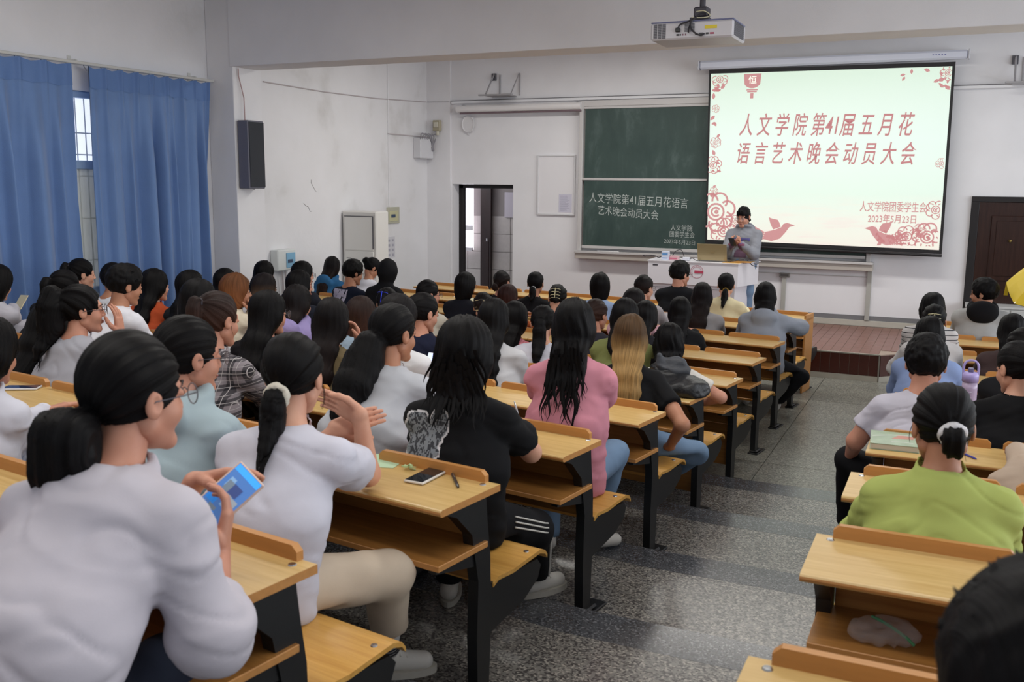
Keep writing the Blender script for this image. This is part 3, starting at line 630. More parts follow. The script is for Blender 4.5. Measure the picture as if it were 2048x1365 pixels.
b3 = empty('adapter', (-1.77, 1.6, SZ+.845), label='white power adapter between cartons and laptop', cat='adapter'); MB().box(-.04, .05, -.02, .03, 0, .04, .006).build('brick', mat('adapter_white', '#c6c8d2', .4), b3); MB().tube(bez([(.05, 0, .02), (.09, -.01, .03), (.12, .02, .005), (.18, -.02, .004)], 14), .004, 6).build('lead', blackm, b3)
cbk = mat('cable_black', '#26242b', .4)
for k, (lab, pts, m_) in enumerate((('black cable looping up behind the cartons', [(-2.0, 1.75, 1.15), (-1.95, 1.78, 1.24), (-1.88, 1.78, 1.26), (-1.83, 1.72, 1.2), (-1.80, 1.68, 1.15)], cbk),
     ('thin cables trailing at the left end of the lectern', [(-2.3, 1.62, 1.17), (-2.33, 1.66, 1.185), (-2.2, 1.7, 1.18), (-2.12, 1.62, 1.165), (-2.06, 1.72, 1.19), (-1.98, 1.8, 1.17)], cbk),
     ('thin cables trailing at the right end of the lectern', [(-1.24, 1.58, 1.155), (-1.16, 1.6, 1.165), (-1.08, 1.72, 1.175), (-1.02, 1.7, 1.165), (-.97, 1.66, 1.12), (-.9, 1.64, 1.10)], cbk))):
    MB().tube(bez(pts, 30), .005, 6).build('cable', m_, label=lab, cat='cable')
gp = empty('glove', (-1.10, 1.64, SZ+.845), label='orange brown cloth at the right end of the lectern', cat='cloth'); mb = MB(); mb.box(-.12, .13, -.06, .06, 0, .012, .005); mb.build('cloth', mat('orange_cloth', '#b8823a', .6), gp)

# ---------------------------------------------------------------- desk benches (tabletop, lip, shelf, panel, folding seats, legs)
NAMEROW = ['first', 'second', 'third', 'fourth', 'fifth', 'sixth', 'seventh', 'eighth', 'ninth', 'tenth', 'eleventh']
def leg_mesh():
    mb = MB()
    # curved side frame in the y-z plane (y forward to the stage)
    mb.prism([(-.085, .0), (-.025, .0), (-.012, .30), (-.018, .52), (-.035, .64), (-.045, .735), (-.28, .735), (-.20, .70), (-.12, .62), (-.085, .45), (-.092, .25)], -.020, .020, 0)
    mb.prism([(-.30, .548), (-.30, .560), (-.06, .560), (-.06, .50), (-.12, .51)], -.014, .014, 0)       # shelf bracket
    mb.prism([(-.03, .24), (.20, .285), (.285, .33), (.305, .375), (.28, .405), (.05, .415), (-.03, .42)], -.016, .016, 0)  # seat arm
    return mb.mesh('leg', blackm)
def foot_mesh():
    mb = MB(); mb.box(-.035, .045, -.10, .09, 0, .012, .004); mb.box(-.026, .034, -.09, .02, .012, .03, .008); return mb.mesh('foot_plate', blackm)
def seat_mesh(w):
    prof = [(.0, .415), (.03, .43), (.12, .424), (.22, .432), (.29, .437), (.325, .425), (.34, .405)]
    lo = [(y, z-.014) for y, z in prof]; mb = MB(); mb.prism(prof+lo[::-1], -w/2, w/2, 0)
    return mb.mesh('seat', wood_seat)
def bolt_mesh():
    mb = MB(); mb.lathe([(.011, 0), (.009, .003), (.004, .0032)], (0, 0, 0), 10); return mb.mesh('bolt', chrome)
M_LEG, M_FOOT, M_SEAT, M_BOLT = leg_mesh(), foot_mesh(), seat_mesh(.452), bolt_mesh()
def top_mesh(w):
    mb = MB(); r = .011; prof = [(0, .738), (0, .76)]+[(-.305-r*math.sin(a), .749+r*math.cos(a)) for a in np.linspace(0, math.pi, 7)]
    mb.prism(prof, -w, 0, 0); me = mb.mesh('tabletop', [wood, wood_edge])
    for p in me.polygons:
        if abs(p.normal.z) < .7: p.material_index = 1
    return me
def lip_mesh(w):
    c = .016; prof = [(-w/2, .76), (w/2, .76), (w/2, .782), (w/2-c, .797), (-w/2+c, .797), (-w/2, .782)]
    mb = MB(); V = []
    mb.prism(prof, -.017, .004, 1); me = mb.mesh('lip', [wood_edge, wood])
    for p in me.polygons:
        if p.normal.z > .5: p.material_index = 1
    return me
def board_mesh(name, w, y0, y1, z0, z1, m, b=.002): mb = MB(); mb.box(-w, 0, y0, y1, z0, z1, b); return mb.mesh(name, m)
M_LIP = lip_mesh(.452)
UW = 2.0
M_TOP = top_mesh(UW-.004); M_SHELF = None
mb = MB(); mb.box(-(UW-.03), -.012, -.31, -.05, .561, .581, .002); M_SHELF = mb.mesh('shelf', [wood_red, wood_edge])
M_SHELF = (lambda me: ([setattr(p, 'material_index', 1) for p in me.polygons if p.normal.y < -.6 or abs(p.normal.x) > .6], me)[1])(M_SHELF)
M_PAN = board_mesh('back_panel', UW-.136, -.047, -.033, .43, .735, wood_red); M_LOW = board_mesh('lower_panel', UW-.136, -.030, -.018, .13, .425, wood_red)
def short_parts(n):
    out = []
    for me in (M_TOP, M_SHELF, M_PAN):
        m = me.copy(); m.transform(Matrix.Scale(n/4., 4, (1, 0, 0))); out.append(m)
    return out
def desk(loc, rot, label, row, low=False, left_end=False, front=False, side=False, n=4, sh=0.):
    r = empty('desk_bench', loc, rot, label=label, cat='desk', group='fixed wooden desk benches')
    tops = (M_TOP, M_SHELF, M_PAN) if n == 4 else short_parts(n)
    link('tabletop', tops[0], r); link('shelf', tops[1], r)
    link('back_panel', tops[2], r, (-.068, 0, 0))
    if low or front: link('lower_panel', M_LOW, r, (-.068, 0, 0))
    for k in range(n): 
        link('lip', M_LIP, r, (-.275-.5*k+sh, 0, 0))
        if not front: 
            s = link('seat', M_SEAT, r, (-.25-.5*k, .0, 0))
            for bx in (-.19, .19):
                link('bolt', M_BOLT, s, (bx, .255, .4335)); 
    xs = [-.045, -.5*n, -.5*n+.045] if n < 4 else [-.045, -1.0, -1.955]
    if n < 4: xs = [-.045, -.5*n+.045]
    for x in xs:
        link('leg', M_LEG, r, (x, 0, 0)); link('foot_plate', M_FOOT, r, (x, 0, 0))
    for x in (-.045, -.5*n+.045): link('bolt', M_BOLT, r, (x, -.035, .760))
    if side: MB().box(-.022, .0, -.26, -.0, 0.0, .80, .004).build('end_board', wood_edge, r)
    return r
ca, sa = math.cos(-RA), math.sin(-RA)
for i in range(0, 11):
    for u in range(3):
        lx = -UW*u; x, y = lx*ca, RY(i)+lx*sa
        where = ('aisle end', 'middle unit', 'window side')[u]
        desk((x, y, RZ(i)), -RA, 'beech desk bench, left block, %s row from the stage, %s' % (NAMEROW[i], where), i, n={0: 2, 3: 2}.get(i, 3) if u == 2 else 4, low=(i in (4, 5) and u == 0), front=(i == 0), side=(i == 0 and u == 0))
    desk((.979+UW, RY(i), RZ(i)), 0, 'beech desk bench right of the aisle, %s row from the stage' % NAMEROW[i], i, front=(i == 0), sh=.05)
PEOPLE = [
 ('a1', (-5.29, -4.451, 0.183, -0.209), (-0.003, 0.047, 1.118), 6, 'high', 'k', 'shirt', '#cfd3da', 'person with short high ponytail in profile before the curtain gap', {'yaw': 18.8}),
 ('a2', (-4.349, -5.566, 0.274, -0.0), (0.026, 0.174, 1.058), 7, 'pony', 'k', 'hoodie', '#14151b', 'person hunched in a black hoodie, white tie on ponytail', {'yaw': 19.9, 'pitch': 25}),
 ('a3', (-4.874, -4.514, 0.183, 0.07), (0.01, 0.046, 1.099), 6, 'short', 'k', 'tee', '#d9dbe2', 'short haired person in white with dark strap behind the bent white sleeve', {'yaw': -23.6}),
 ('a4', (-3.662, -5.669, 0.274, -0.105), (0.008, 0.176, 1.122), 7, 'short', 'k', 'shirt', '#d9d9e1', 'short haired man in white long sleeves leaning on the left desks', {'yaw': 19.0, 'pitch': 10, 'male': 1}),
 ('a5', (-4.339, -4.594, 0.183, 0.07), (0.01, 0.046, 1.086), 6, 'long', 'k', 'shirt', '#b54e2c', 'person with long black hair in an orange top before the blue curtain', {'yaw': 23.6, 'hl': 0.42}),
 ('a6', (-3.903, -4.659, 0.183, 0.07), (0.01, 0.046, 1.105), 6, 'long', 'k', 'shirt', '#1b1b20', 'person with glasses and very long black hair at the curtain edge', {'yaw': 45.5, 'pitch': -12, 'gl': 1, 'hl': 0.5}),
 ('a7', (-2.841, -5.792, 0.274, 0.07), (0.021, 0.094, 1.087), 7, 'bob', 'k', 'hoodie', '#d4d2d4', 'person in pale hoodie with black bag strap, dark short hair', {'yaw': 10.8, 'pitch': 15}),
 ('a8', (-4.528, -3.592, 0.091, 0.07), (0.01, 0.046, 1.095), 5, 'long', 'k', 'shirt', '#131317', 'dark haired person in black beside the white column corner', {'yaw': 12.4, 'hl': 0.25}),
 ('a9', (-3.456, -4.727, 0.183, -0.209), (-0.005, 0.077, 1.1), 6, 'bob', 'au', 'shirt', '#cfc4b0', 'person with auburn bob resting chin on hand in cream shirt', {'yaw': 31.9, 'arms': 'chin', 'pitch': 0}),
 ('a10', (-4.955, -2.555, 0.0, -0.07), (0.004, 0.047, 1.164), 4, 'long', 'k', 'shirt', '#b0b0b4', 'dark haired person directly below the wall control box', {'yaw': -3.5, 'hl': 0.2}),
 ('a11', (-4.041, -3.665, 0.091, 0.07), (0.01, 0.046, 1.081), 5, 'long', 'om', 'tee', '#d6d6da', 'person with hair fading to light brown below the wall control box', {'yaw': 29.5, 'pitch': 8, 'hl': 0.2}),
 ('a12', (-4.425, -2.634, 0.0, -0.07), (0.004, 0.047, 1.187), 4, 'long', 'k', 'shirt', '#20222c', 'person with glasses and parted black hair behind the purple hoodie', {'yaw': 33.7, 'gl': 1, 'hl': 0.25}),
 ('a13', (-3.626, -3.728, 0.091, 0.07), (0.01, 0.046, 1.134), 5, 'long', 'k', 'shirt', '#1c1f2b', 'person in dark navy with face visible beside the purple hoodie', {'yaw': 46.5, 'hl': 0.22}),
 ('a14', (-2.832, -4.82, 0.183, 0.07), (0.015, 0.065, 1.062), 6, 'long', 'db', 'hoodie', '#9488b8', 'person in lavender purple hoodie with long brown black hair', {'yaw': 4.4, 'hl': 0.26}),
 ('a15', (-5.44, -0.732, 0.0, -0.07), (0.004, 0.047, 1.067), 2, 'long', 'db', 'hoodie', '#2f6390', 'person in bright blue jacket with long dark hair', {'yaw': -14.6, 'hl': 0.22}),
 ('a16', (-4.496, -1.749, 0.0, -0.209), (-0.006, 0.097, 1.126), 3, 'short', 'k', 'tee', '#141a2c', 'man with glasses in navy tee with white tie-dye shoulders', {'yaw': 15.6, 'gl': 1, 'male': 1, 'pitch': 10, 'print_': 'tiedye'}),
 ('a17', (-4.956, -0.805, 0.0, -0.07), (0.015, 0.195, 1.073), 2, 'bun', 'k', 'tee', '#d3d3dc', 'person in white tee bowing over the desk near the air conditioner', {'yaw': 32.7, 'pitch': 35}),
 ('a18', (-4.007, -1.822, 0.0, -0.07), (0.006, 0.077, 1.162), 3, 'hoodup', 'k', 'hoodie', '#101014', 'person with black hood pulled up', {'yaw': -31.4}),
 ('a19', (-2.921, -2.86, 0.0, -0.07), (0.005, 0.067, 1.101), 4, 'tied', 'k', 'shirt', '#c9c3b6', 'person with glasses and cream beige top facing right', {'yaw': 36.1, 'gl': 1}),
 ('a20', (-3.007, -1.972, 0.0, -0.07), (0.004, 0.047, 1.089), 3, 'bob', 'k', 'shirt', '#15161f', 'person with black bob and glasses in navy near the left door', {'yaw': 8.3, 'gl': 1}),
 ('a21', (-2.751, -3.859, 0.091, 0.07), (0.025, 0.114, 1.046), 5, 'clip', 'k', 'shirt', '#1e1d24', 'dark haired person with a blue and a white hair clip', {'yaw': -3.4, 'pitch': 20, 'clipc': '#2b3fd0'}),
 ('a22', (-2.254, -4.907, 0.183, 0.07), (0.015, 0.065, 1.021), 6, 'bob', 'br', 'shirt', '#8d9fb0', 'person with brown shoulder hair and hair clip in pale denim', {'yaw': 0.0}),
 ('a23', (-1.735, -4.985, 0.183, 0.07), (0.015, 0.065, 1.088), 6, 'pony', 'k', 'tee', '#171b31', 'person in navy tee with tied black hair and earring wire', {'yaw': 28.8, 'pitch': 12, 'tail': 0.06}),
 ('a24', (-2.213, -5.886, 0.274, 0.087), (0.016, 0.065, 1.071), 7, 'long', 'k', 'shirt', '#141216', 'person with glasses and very long black hair, black top', {'yaw': 27.7, 'hl': 0.5, 'gl': 1}),
 ('a25', (-1.731, -5.959, 0.274, 0.209), (0.024, 0.063, 1.066), 7, 'long', 'db', 'shirt', '#75674c', 'person in khaki with long dark brown straight hair, arm raised', {'yaw': -5.7, 'hl': 0.48, 'arms': 'chinr'}),
 ('a26', (-0.844, -7.065, 0.366, 0.209), (0.11, 0.294, 1.103), 8, 'low', 'k', 'shirt', '#b9bbc2', 'person in light grey sweater with thick low black ponytail', {'yaw': 28.0, 'pitch': 5, 'tail': 0.28, 'tw': 0.075, 'tx': -0.05}),
 ('a27', (-0.306, -7.146, 0.366, 0.279), (0.028, 0.061, 1.106), 8, 'long', 'k', 'tee', '#0f0f12', 'person in black tee with grey teddy bear print on back', {'yaw': -3.8, 'hl': 0.05, 'wavy': 1, 'print_': 'bear', 'legs': 'track', 'RFd': (0.75, 0.7, 0), 'fluff': 0.012, 'R': (0.202, 0.406, 0.731), 'RE': (0.253, 0.208, 0.718), 'RK': (0.205, 0.209, 0.418), 'RF': (0.233, 0.535, 0.09)}),
 ('a28', (-1.305, -6.023, 0.274, 0.087), (0.023, 0.094, 1.111), 7, 'long', 'db', 'shirt', '#dddde0', 'person with brown hair holding a lit phone in white ruffles', {'yaw': 23.2, 'pitch': 18, 'hl': 0.3, 'phone': 'lit', 'R': (-0.036, 0.596, 0.684)}),
 ('a30', (-0.461, -8.096, 0.457, 0.279), (0.089, 0.196, 1.074), 9, 'low', 'k', 'tee', '#c8c7d3', 'person in white tee with cream scrunchie and hands clasped', {'yaw': 4.0, 'pitch': 5, 'tail': 0.15, 'tw': 0.033, 'tie': '#cfc9bb', 'legs': 'cream', 'RFd': (1, 0.35, 0), 'hand': 'clasp', 'R': (0.223, 0.396, 0.898), 'L': (0.125, 0.44, 0.852), 'RE': (0.236, 0.498, 0.685), 'LE': (0.007, 0.603, 0.63), 'RK': (0.336, 0.279, 0.451), 'RF': (0.268, 0.496, 0.09)}),
 ('a31', (-1.717, -6.934, 0.366, 0.105), (0.037, 0.141, 1.103), 8, 'high', 'br', 'shirt', '#8a8388', 'person in black and white plaid shirt with brown ponytail', {'yaw': 15.8, 'pitch': 8, 'plaid': 1, 'R': (-0.127, 0.695, 0.657), 'RE': (0.129, 0.393, 0.691)}),
 ('a32', (-0.921, -8.027, 0.457, 0.14), (0.061, 0.206, 1.081), 9, 'tied', 'k', 'hoodie', '#a3b5bd', 'person with glasses in pale blue fleece hoodie', {'yaw': 32.2, 'pitch': 5, 'gl': 1, 'R': (0.023, 0.63, 0.696), 'RE': (0.167, 0.361, 0.693)}),
 ('a33', (-0.258, -9.1, 0.548, 0.244), (0.158, 0.382, 1.111), 10, 'lowbun', 'k', 'shirt', '#bfbac3', 'foreground person in white sweatshirt with glasses holding a phone', {'yaw': 27.1, 'gl': 1, 'pushed': 1, 'big': 1, 'hand': 'phone', 'R': (0.288, 0.456, 0.762), 'L': (0.144, 0.559, 0.819), 'RE': (0.381, 0.246, 0.672), 'LE': (0.104, 0.49, 0.716)}),
 ('a34', (-2.659, -6.793, 0.366, -0.0), (0.014, 0.096, 1.077), 8, 'high', 'k', 'shirt', '#a9a9b2', 'person with glasses and curly black ponytail in grey, hand raised', {'yaw': 35.7, 'gl': 1, 'tail': 0.3, 'wavy': 1, 'pitch': 0, 'tw': 0.06, 'R': (0.14, 0.227, 0.89), 'RE': (0.189, 0.219, 0.767)}),
 ('a35', (-2.973, -6.746, 0.366, 0.07), (0.021, 0.094, 0.946), 8, 'long', 'k', 'shirt', '#5f7f9d', 'person in denim blue shirt bent low at far left', {'yaw': -7.1, 'pitch': 35, 'hl': 0.12}),
 ('a36', (-5.043, -5.462, 0.274, 0.07), (0.021, 0.094, 1.053), 7, 'bob', 'k', 'shirt', '#c4c2cc', 'person cut off at left edge in pale sleeves with a phone', {'yaw': -9.3, 'pitch': 15, 'phone': 'small', 'R': (-0.285, 0.487, 0.825)}),
 ('a37', (-1.873, -7.884, 0.457, 0.087), (0.023, 0.094, 1.009), 9, 'long', 'k', 'shirt', '#cfcfdb', 'person at left frame edge with long wavy black hair and white sleeve', {'yaw': -9.0, 'hl': 0.35, 'wavy': 1, 'phone': 'dark', 'pitch': 10, 'R': (-0.203, 0.453, 0.537), 'RE': (-0.097, 0.245, 0.462)}),
 ('a39', (-0.667, -9.039, 0.548, 0.14), (0.056, 0.187, 1.035), 10, 'bob', 'k', 'shirt', '#e8a184', 'person mostly out of frame at lower left in peach sleeve', {'yaw': 0.6, 'pitch': 20, 'phone': 'green', 'R': (-0.051, 0.549, 0.796), 'RE': (0.29, 0.17, 0.82)}),
 ('c40', (-3.037, -1.092, 0.0, -0.07), (0.004, 0.047, 1.041), 2, 'tied', 'db', 'shirt', '#15141a', 'person with hair pulled back in black before the left door', {'yaw': 5.5}),
 ('c41', (-2.518, -2.045, 0.0, -0.07), (0.004, 0.047, 1.009), 3, 'long', 'au2', 'shirt', '#b0552a', 'person in rust orange sweater with auburn dark hair', {'yaw': 0.8, 'hl': 0.1}),
 ('c42', (-2.627, -1.154, 0.0, -0.07), (0.004, 0.047, 1.058), 2, 'low', 'k', 'tee', '#121216', 'person in black with low ponytail and white tie', {'yaw': -15.5, 'tail': 0.12, 'tie': '#e8e8e8'}),
 ('c43', (-1.985, -2.125, 0.0, -0.07), (0.004, 0.047, 1.049), 3, 'clip', 'k', 'shirt', '#202026', 'person with round bun held by a pearl hair claw', {'yaw': -14.2, 'pitch': 18, 'clipc': '#d8cfa8'}),
 ('c44', (-1.887, -1.265, 0.0, 0.14), (0.013, 0.045, 1.082), 2, 'bob', 'k', 'shirt', '#97acd0', 'person with neat black bob in light blue shirt', {'yaw': -11.6}),
 ('c45', (-1.426, -1.334, 0.0, -0.07), (0.005, 0.067, 1.093), 2, 'tied', 'db', 'shirt', '#a9a3a6', 'person with glasses and dark tied hair left of the man in black', {'yaw': 17.0, 'gl': 1}),
 ('c46', (-1.3, -0.478, 0.0, -0.07), (0.004, 0.047, 1.164), 1, 'short', 'k', 'jacket', '#15171c', 'man in black jacket with glasses before the lectern', {'yaw': 29.1, 'gl': 1, 'male': 1}),
 ('c47', (-0.863, -1.419, 0.0, 0.14), (0.042, 0.037, 1.057), 2, 'long', 'db', 'shirt', '#9a9799', 'person with very long straight dark hair in grey sweater', {'yaw': -9.6, 'hl': 0.38, 'hx': 0.03}),
 ('c48', (-0.806, -0.552, 0.0, -0.07), (0.004, 0.047, 1.083), 1, 'low', 'k', 'jacket', '#d5c9a4', 'person in cream jacket with yellow ponytail band', {'yaw': -14.3, 'tail': 0.16, 'tie': '#d9a81c'}),
 ('c49', (-0.247, -1.511, 0.0, 0.175), (0.015, 0.045, 1.1), 2, 'long', 'k', 'hoodie', '#8d929d', 'person in grey hoodie at the aisle end near the lectern', {'yaw': -0.0, 'hl': 0.06, 'legs': 'dark', 'R': (0.071, 0.412, 0.846), 'RE': (0.321, 0.099, 0.833), 'RK': (0.222, 0.09, 0.443), 'RF': (0.168, 0.314, 0.09)}),
 ('c50', (-1.252, -3.11, 0.0, -0.07), (0.004, 0.047, 1.067), 4, 'pony', 'br', 'tee', '#2b2a33', 'person with short brown ponytail in charcoal tee', {'yaw': 14.2, 'tail': 0.05}),
 ('c51', (-1.225, -2.239, 0.0, -0.07), (0.004, 0.047, 1.058), 3, 'bob', 'db', 'shirt', '#dbaebb', 'person in pale pink shirt with brown hair', {'yaw': -1.6, 'hx': 0.0}),
 ('c52', (-0.835, -3.173, 0.0, -0.07), (0.004, 0.047, 1.079), 4, 'long', 'k', 'shirt', '#1d1c22', 'dark haired person with small white clip behind the blond person', {'yaw': -12.9, 'hl': 0.15}),
 ('c53', (-0.801, -2.303, 0.0, 0.175), (0.015, 0.045, 1.02), 3, 'long', 'k', 'shirt', '#121215', 'person in black with long black hair at the third row', {'yaw': -4.9, 'hl': 0.26}),
 ('c54', (-0.686, -4.169, 0.091, 0.07), (0.017, 0.075, 1.119), 5, 'long', 'k', 'shirt', '#6f7446', 'person in olive green and white top hidden beside the blond person', {'yaw': -4.1, 'hl': 0.1}),
 ('c55', (-0.313, -5.198, 0.183, 0.209), (0.024, 0.063, 1.07), 6, 'long', 'bl', 'tee', '#111114', 'person with long blond hair in black tee', {'yaw': -1.8, 'hl': 0.3, 'legs': 'jeans', 'RFd': (0.3, 1, 0), 'R': (0.258, 0.006, 0.488), 'RE': (0.334, -0.191, 0.668), 'RK': (0.308, 0.115, 0.448), 'RF': (0.12, 0.581, 0.09)}),
 ('c56', (-0.369, -4.216, 0.091, 0.209), (0.024, 0.063, 0.982), 5, 'long', 'k', 'tee', '#cdc9c3', 'person with long curly black hair, white tee with black trim', {'yaw': -8.5, 'hl': 0.3, 'wavy': 1, 'R': (0.232, 0.28, 0.547), 'RE': (0.292, -0.006, 0.7)}),
 ('c57', (-0.264, -6.179, 0.274, 0.244), (0.026, 0.062, 1.172), 7, 'long', 'k', 'tee', '#c88594', 'person in pink tee with long wavy black hair', {'yaw': -4.2, 'hl': 0.26, 'wavy': 1, 'legs': 'jeans', 'RFd': (0.8, 0.6, 0), 'R': (0.009, 0.529, 0.645), 'RE': (0.139, 0.208, 0.786), 'RK': (0.153, 0.202, 0.515), 'RF': (0.113, 0.385, 0.09)}),
 ('c58', (-1.307, -4.076, 0.091, 0.175), (0.021, 0.064, 1.031), 5, 'pony', 'k', 'shirt', '#c8c8d4', 'person with long black ponytail in white and navy top', {'yaw': -3.0, 'tail': 0.3, 'tw': 0.045}),
 ('c59', (-1.204, -5.064, 0.183, 0.175), (0.021, 0.064, 1.09), 6, 'long', 'k', 'shirt', '#bfbfc3', 'person in off white shirt with long straight black hair by the thermos', {'yaw': 6.0, 'hl': 0.3, 'R': (0.139, 0.368, 0.723), 'RE': (0.177, 0.095, 0.732)}),
 ('c60', (-1.557, -4.038, 0.091, 0.07), (0.021, 0.094, 1.027), 5, 'long', 'k', 'shirt', '#d9929c', 'person in pink gingham hidden behind long black hair', {'yaw': -0.7, 'hl': 0.05, 'pitch': 10}),
 ('c61', (-2.335, -2.948, 0.0, -0.07), (0.005, 0.067, 1.041), 4, 'bun', 'db', 'shirt', '#c9bda0', 'person with curly hair in a beige claw and cream top', {'yaw': -15.6, 'clipc': '#c9b48c'}),
 ('R1', (1.518, -0.675, 0.0, -0.0), (0.0, 0.05, 1.142), 1, 'short', 'k', 'hoodie', '#a8a8a8', 'man in grey varsity top with black hood near the right door', {'yaw': -73.6, 'male': 1, 'hoodc': '#101014'}),
 ('R2', (1.124, -1.55, 0.0, -0.0), (0.0, 0.05, 1.088), 2, 'long', 'k', 'shirt', '#c4c0c0', 'person in black and white striped long sleeve top', {'yaw': -11.0, 'hl': 0.1, 'stripes': 1}),
 ('R3', (1.161, -2.425, 0.0, -0.0), (0.0, 0.07, 1.092), 3, 'clip', 'k', 'shirt', '#c9c6c6', 'person in white blouse with pearl claw in black hair', {'yaw': -0.9, 'clipc': '#d8cfa8', 'L': (-0.108, 0.42, 0.572), 'LE': (-0.251, 0.2, 0.698)}),
 ('R4', (1.153, -3.3, 0.0, -0.0), (0.0, 0.12, 1.099), 4, 'long', 'k', 'shirt', '#8496bf', 'person in light blue shirt hidden by the short haired man', {'yaw': -1.1, 'hl': 0.05}),
 ('R5', (1.184, -5.247, 0.183, -0.0), (0.0, 0.07, 1.07), 6, 'short', 'k', 'tee', '#bab7c3', 'short haired man in white tee with hand on knee at aisle', {'yaw': -1.1, 'male': 1, 'legs': 'black', 'big': 1, 'L': (-0.324, 0.22, 0.525), 'LE': (-0.264, 0.02, 0.699), 'LK': (-0.294, 0.22, 0.502), 'LF': (-0.342, 0.468, 0.09)}),
 ('R6', (1.281, -7.194, 0.366, 0.105), (0.01, 0.099, 1.031), 8, 'lowbun2', 'k', 'polo', '#a9b464', 'person in lime green collared top with white scrunchie', {'yaw': -8.0, 'pitch': 15, 'big': 1, 'tie': '#d8d6da', 'hoodc': ''}),
 ('R7', (1.678, -2.425, 0.0, -0.0), (0.0, 0.07, 1.051), 3, 'long', 'k', 'shirt', '#4a3b3b', 'long black haired person in brown at the right edge of the frame', {'yaw': -17.0, 'hl': 0.22}),
 ('R8', (1.647, -4.274, 0.091, 0.07), (0.005, 0.07, 1.108), 5, 'tied', 'k', 'shirt', '#17171b', 'person with black tied hair partly cut off by right edge', {'yaw': -42.4}),
 ('R9', (1.571, -5.247, 0.183, 0.07), (0.007, 0.1, 1.074), 6, 'pony', 'k', 'shirt', '#0d0d10', 'person in black sweater with earring at the right edge', {'yaw': -32.6, 'tail': 0.25, 'pitch': 10}),
 ('R10', (1.656, -6.221, 0.274, 0.07), (0.007, 0.1, 0.931), 7, 'bob', 'k', 'shirt', '#b3a08f', 'person off the right edge with beige sleeve on the desk', {'yaw': -10.6, 'L': (-0.063, 0.425, 0.75), 'LE': (-0.092, 0.157, 0.72)}),
 ('R12', (1.383, -9.141, 0.548, 0.07), (0.005, 0.07, 1.049), 10, 'short', 'k', 'shirt', '#0c0c0e', 'dark blurred head in the lower right corner', {'yaw': 9.9, 'big': 1}),
]

# ---------------------------------------------------------------- implicit-surface modelling of people
F32 = np.float32
def grid(lo, hi, h):
    lo = np.asarray(lo, float); n = np.maximum(((np.asarray(hi, float)-lo)/h).astype(int)+2, 4)
    ax = [lo[k]+h*np.arange(n[k]) for k in range(3)]
    X, Y, Z = np.meshgrid(*ax, indexing='ij'); return np.stack([X, Y, Z], -1).reshape(-1, 3).astype(F32), tuple(n), lo
def snet(F, lo, h):
    F = F.copy(); big = 1.0
    F[0] = F[-1] = big; F[:, 0] = F[:, -1] = big; F[:, :, 0] = F[:, :, -1] = big
    S = F < 0; nx, ny, nz = F.shape
    acc = np.zeros((nx-1, ny-1, nz-1, 3)); cnt = np.zeros((nx-1, ny-1, nz-1)); E = []
    for a in range(3):
        s0 = [slice(None)]*3; s1 = [slice(None)]*3; s0[a] = slice(0, -1); s1[a] = slice(1, None)
        A, B = F[tuple(s0)], F[tuple(s1)]; C = S[tuple(s0)] != S[tuple(s1)]
        idx = np.argwhere(C); t = A[C]/(A[C]-B[C]); p = idx.astype(float); p[:, a] += t
        o = [k for k in range(3) if k != a]
        for du in (0, -1):
            for dv in (0, -1):
                c = idx.copy(); c[:, o[0]] += du; c[:, o[1]] += dv
                np.add.at(acc, (c[:, 0], c[:, 1], c[:, 2]), p); np.add.at(cnt, (c[:, 0], c[:, 1], c[:, 2]), 1)
        E.append((a, o, idx, S[tuple(s0)][C]))
    m = cnt > 0; ids = np.full(cnt.shape, -1); ids[m] = np.arange(m.sum())
    V = acc[m]/cnt[m][:, None]*h+lo; Q = []
    for a, o, idx, ins in E:
        c = []
        for du, dv in ((-1, -1), (0, -1), (0, 0), (-1, 0)):
            k = idx.copy(); k[:, o[0]] += du; k[:, o[1]] += dv; c.append(ids[k[:, 0], k[:, 1], k[:, 2]])
        q = np.stack(c, 1); flip = ins if a != 1 else ~ins
        q[~flip] = q[~flip][:, ::-1]; Q.append(q)
    return V, np.concatenate(Q)
def iso(f, lo, hi, h):
    P, n, lo = grid(lo, hi, h); return snet(f(P).reshape(n), lo, h)
def vnorm(V, Q):
    n = np.cross(V[Q[:, 2]]-V[Q[:, 0]], V[Q[:, 3]]-V[Q[:, 1]]); N = np.zeros_like(V)
    for k in range(4): np.add.at(N, Q[:, k], n)
    return N/(np.linalg.norm(N, axis=1)[:, None]+1e-12)
def smooth(V, Q, it=1, w=.5):
    for _ in range(it):
        S = np.zeros_like(V); c = np.zeros(len(V))
        for k in range(4):
            for j in (1, 3): np.add.at(S, Q[:, k], V[Q[:, (k+j) % 4]]); np.add.at(c, Q[:, k], 1)
        V = V*(1-w)+w*S/c[:, None]
    return V
def np_mesh(name, V, Q, mats, attr=None, mi=None):
    me = bpy.data.meshes.new(name); n = len(V); q = len(Q)
    me.vertices.add(n); me.vertices.foreach_set('co', np.asarray(V, F32).ravel())
    me.loops.add(q*4); me.loops.foreach_set('vertex_index', np.asarray(Q, np.int32).ravel())
    me.polygons.add(q); me.polygons.foreach_set('loop_start', np.arange(0, q*4, 4, dtype=np.int32))
    me.polygons.foreach_set('use_smooth', np.ones(q, bool))
    for m in (mats if isinstance(mats, (list, tuple)) else [mats]): me.materials.append(m)
    if mi is not None: me.polygons.foreach_set('material_index', np.asarray(mi, np.int32))
    if attr is not None:
        a = me.attributes.new('strand', 'FLOAT_VECTOR', 'POINT'); a.data.foreach_set('vector', np.asarray(attr, F32).ravel())
    me.update(calc_edges=True); me.validate(); return me
def A_(*p): return np.array(p, float)
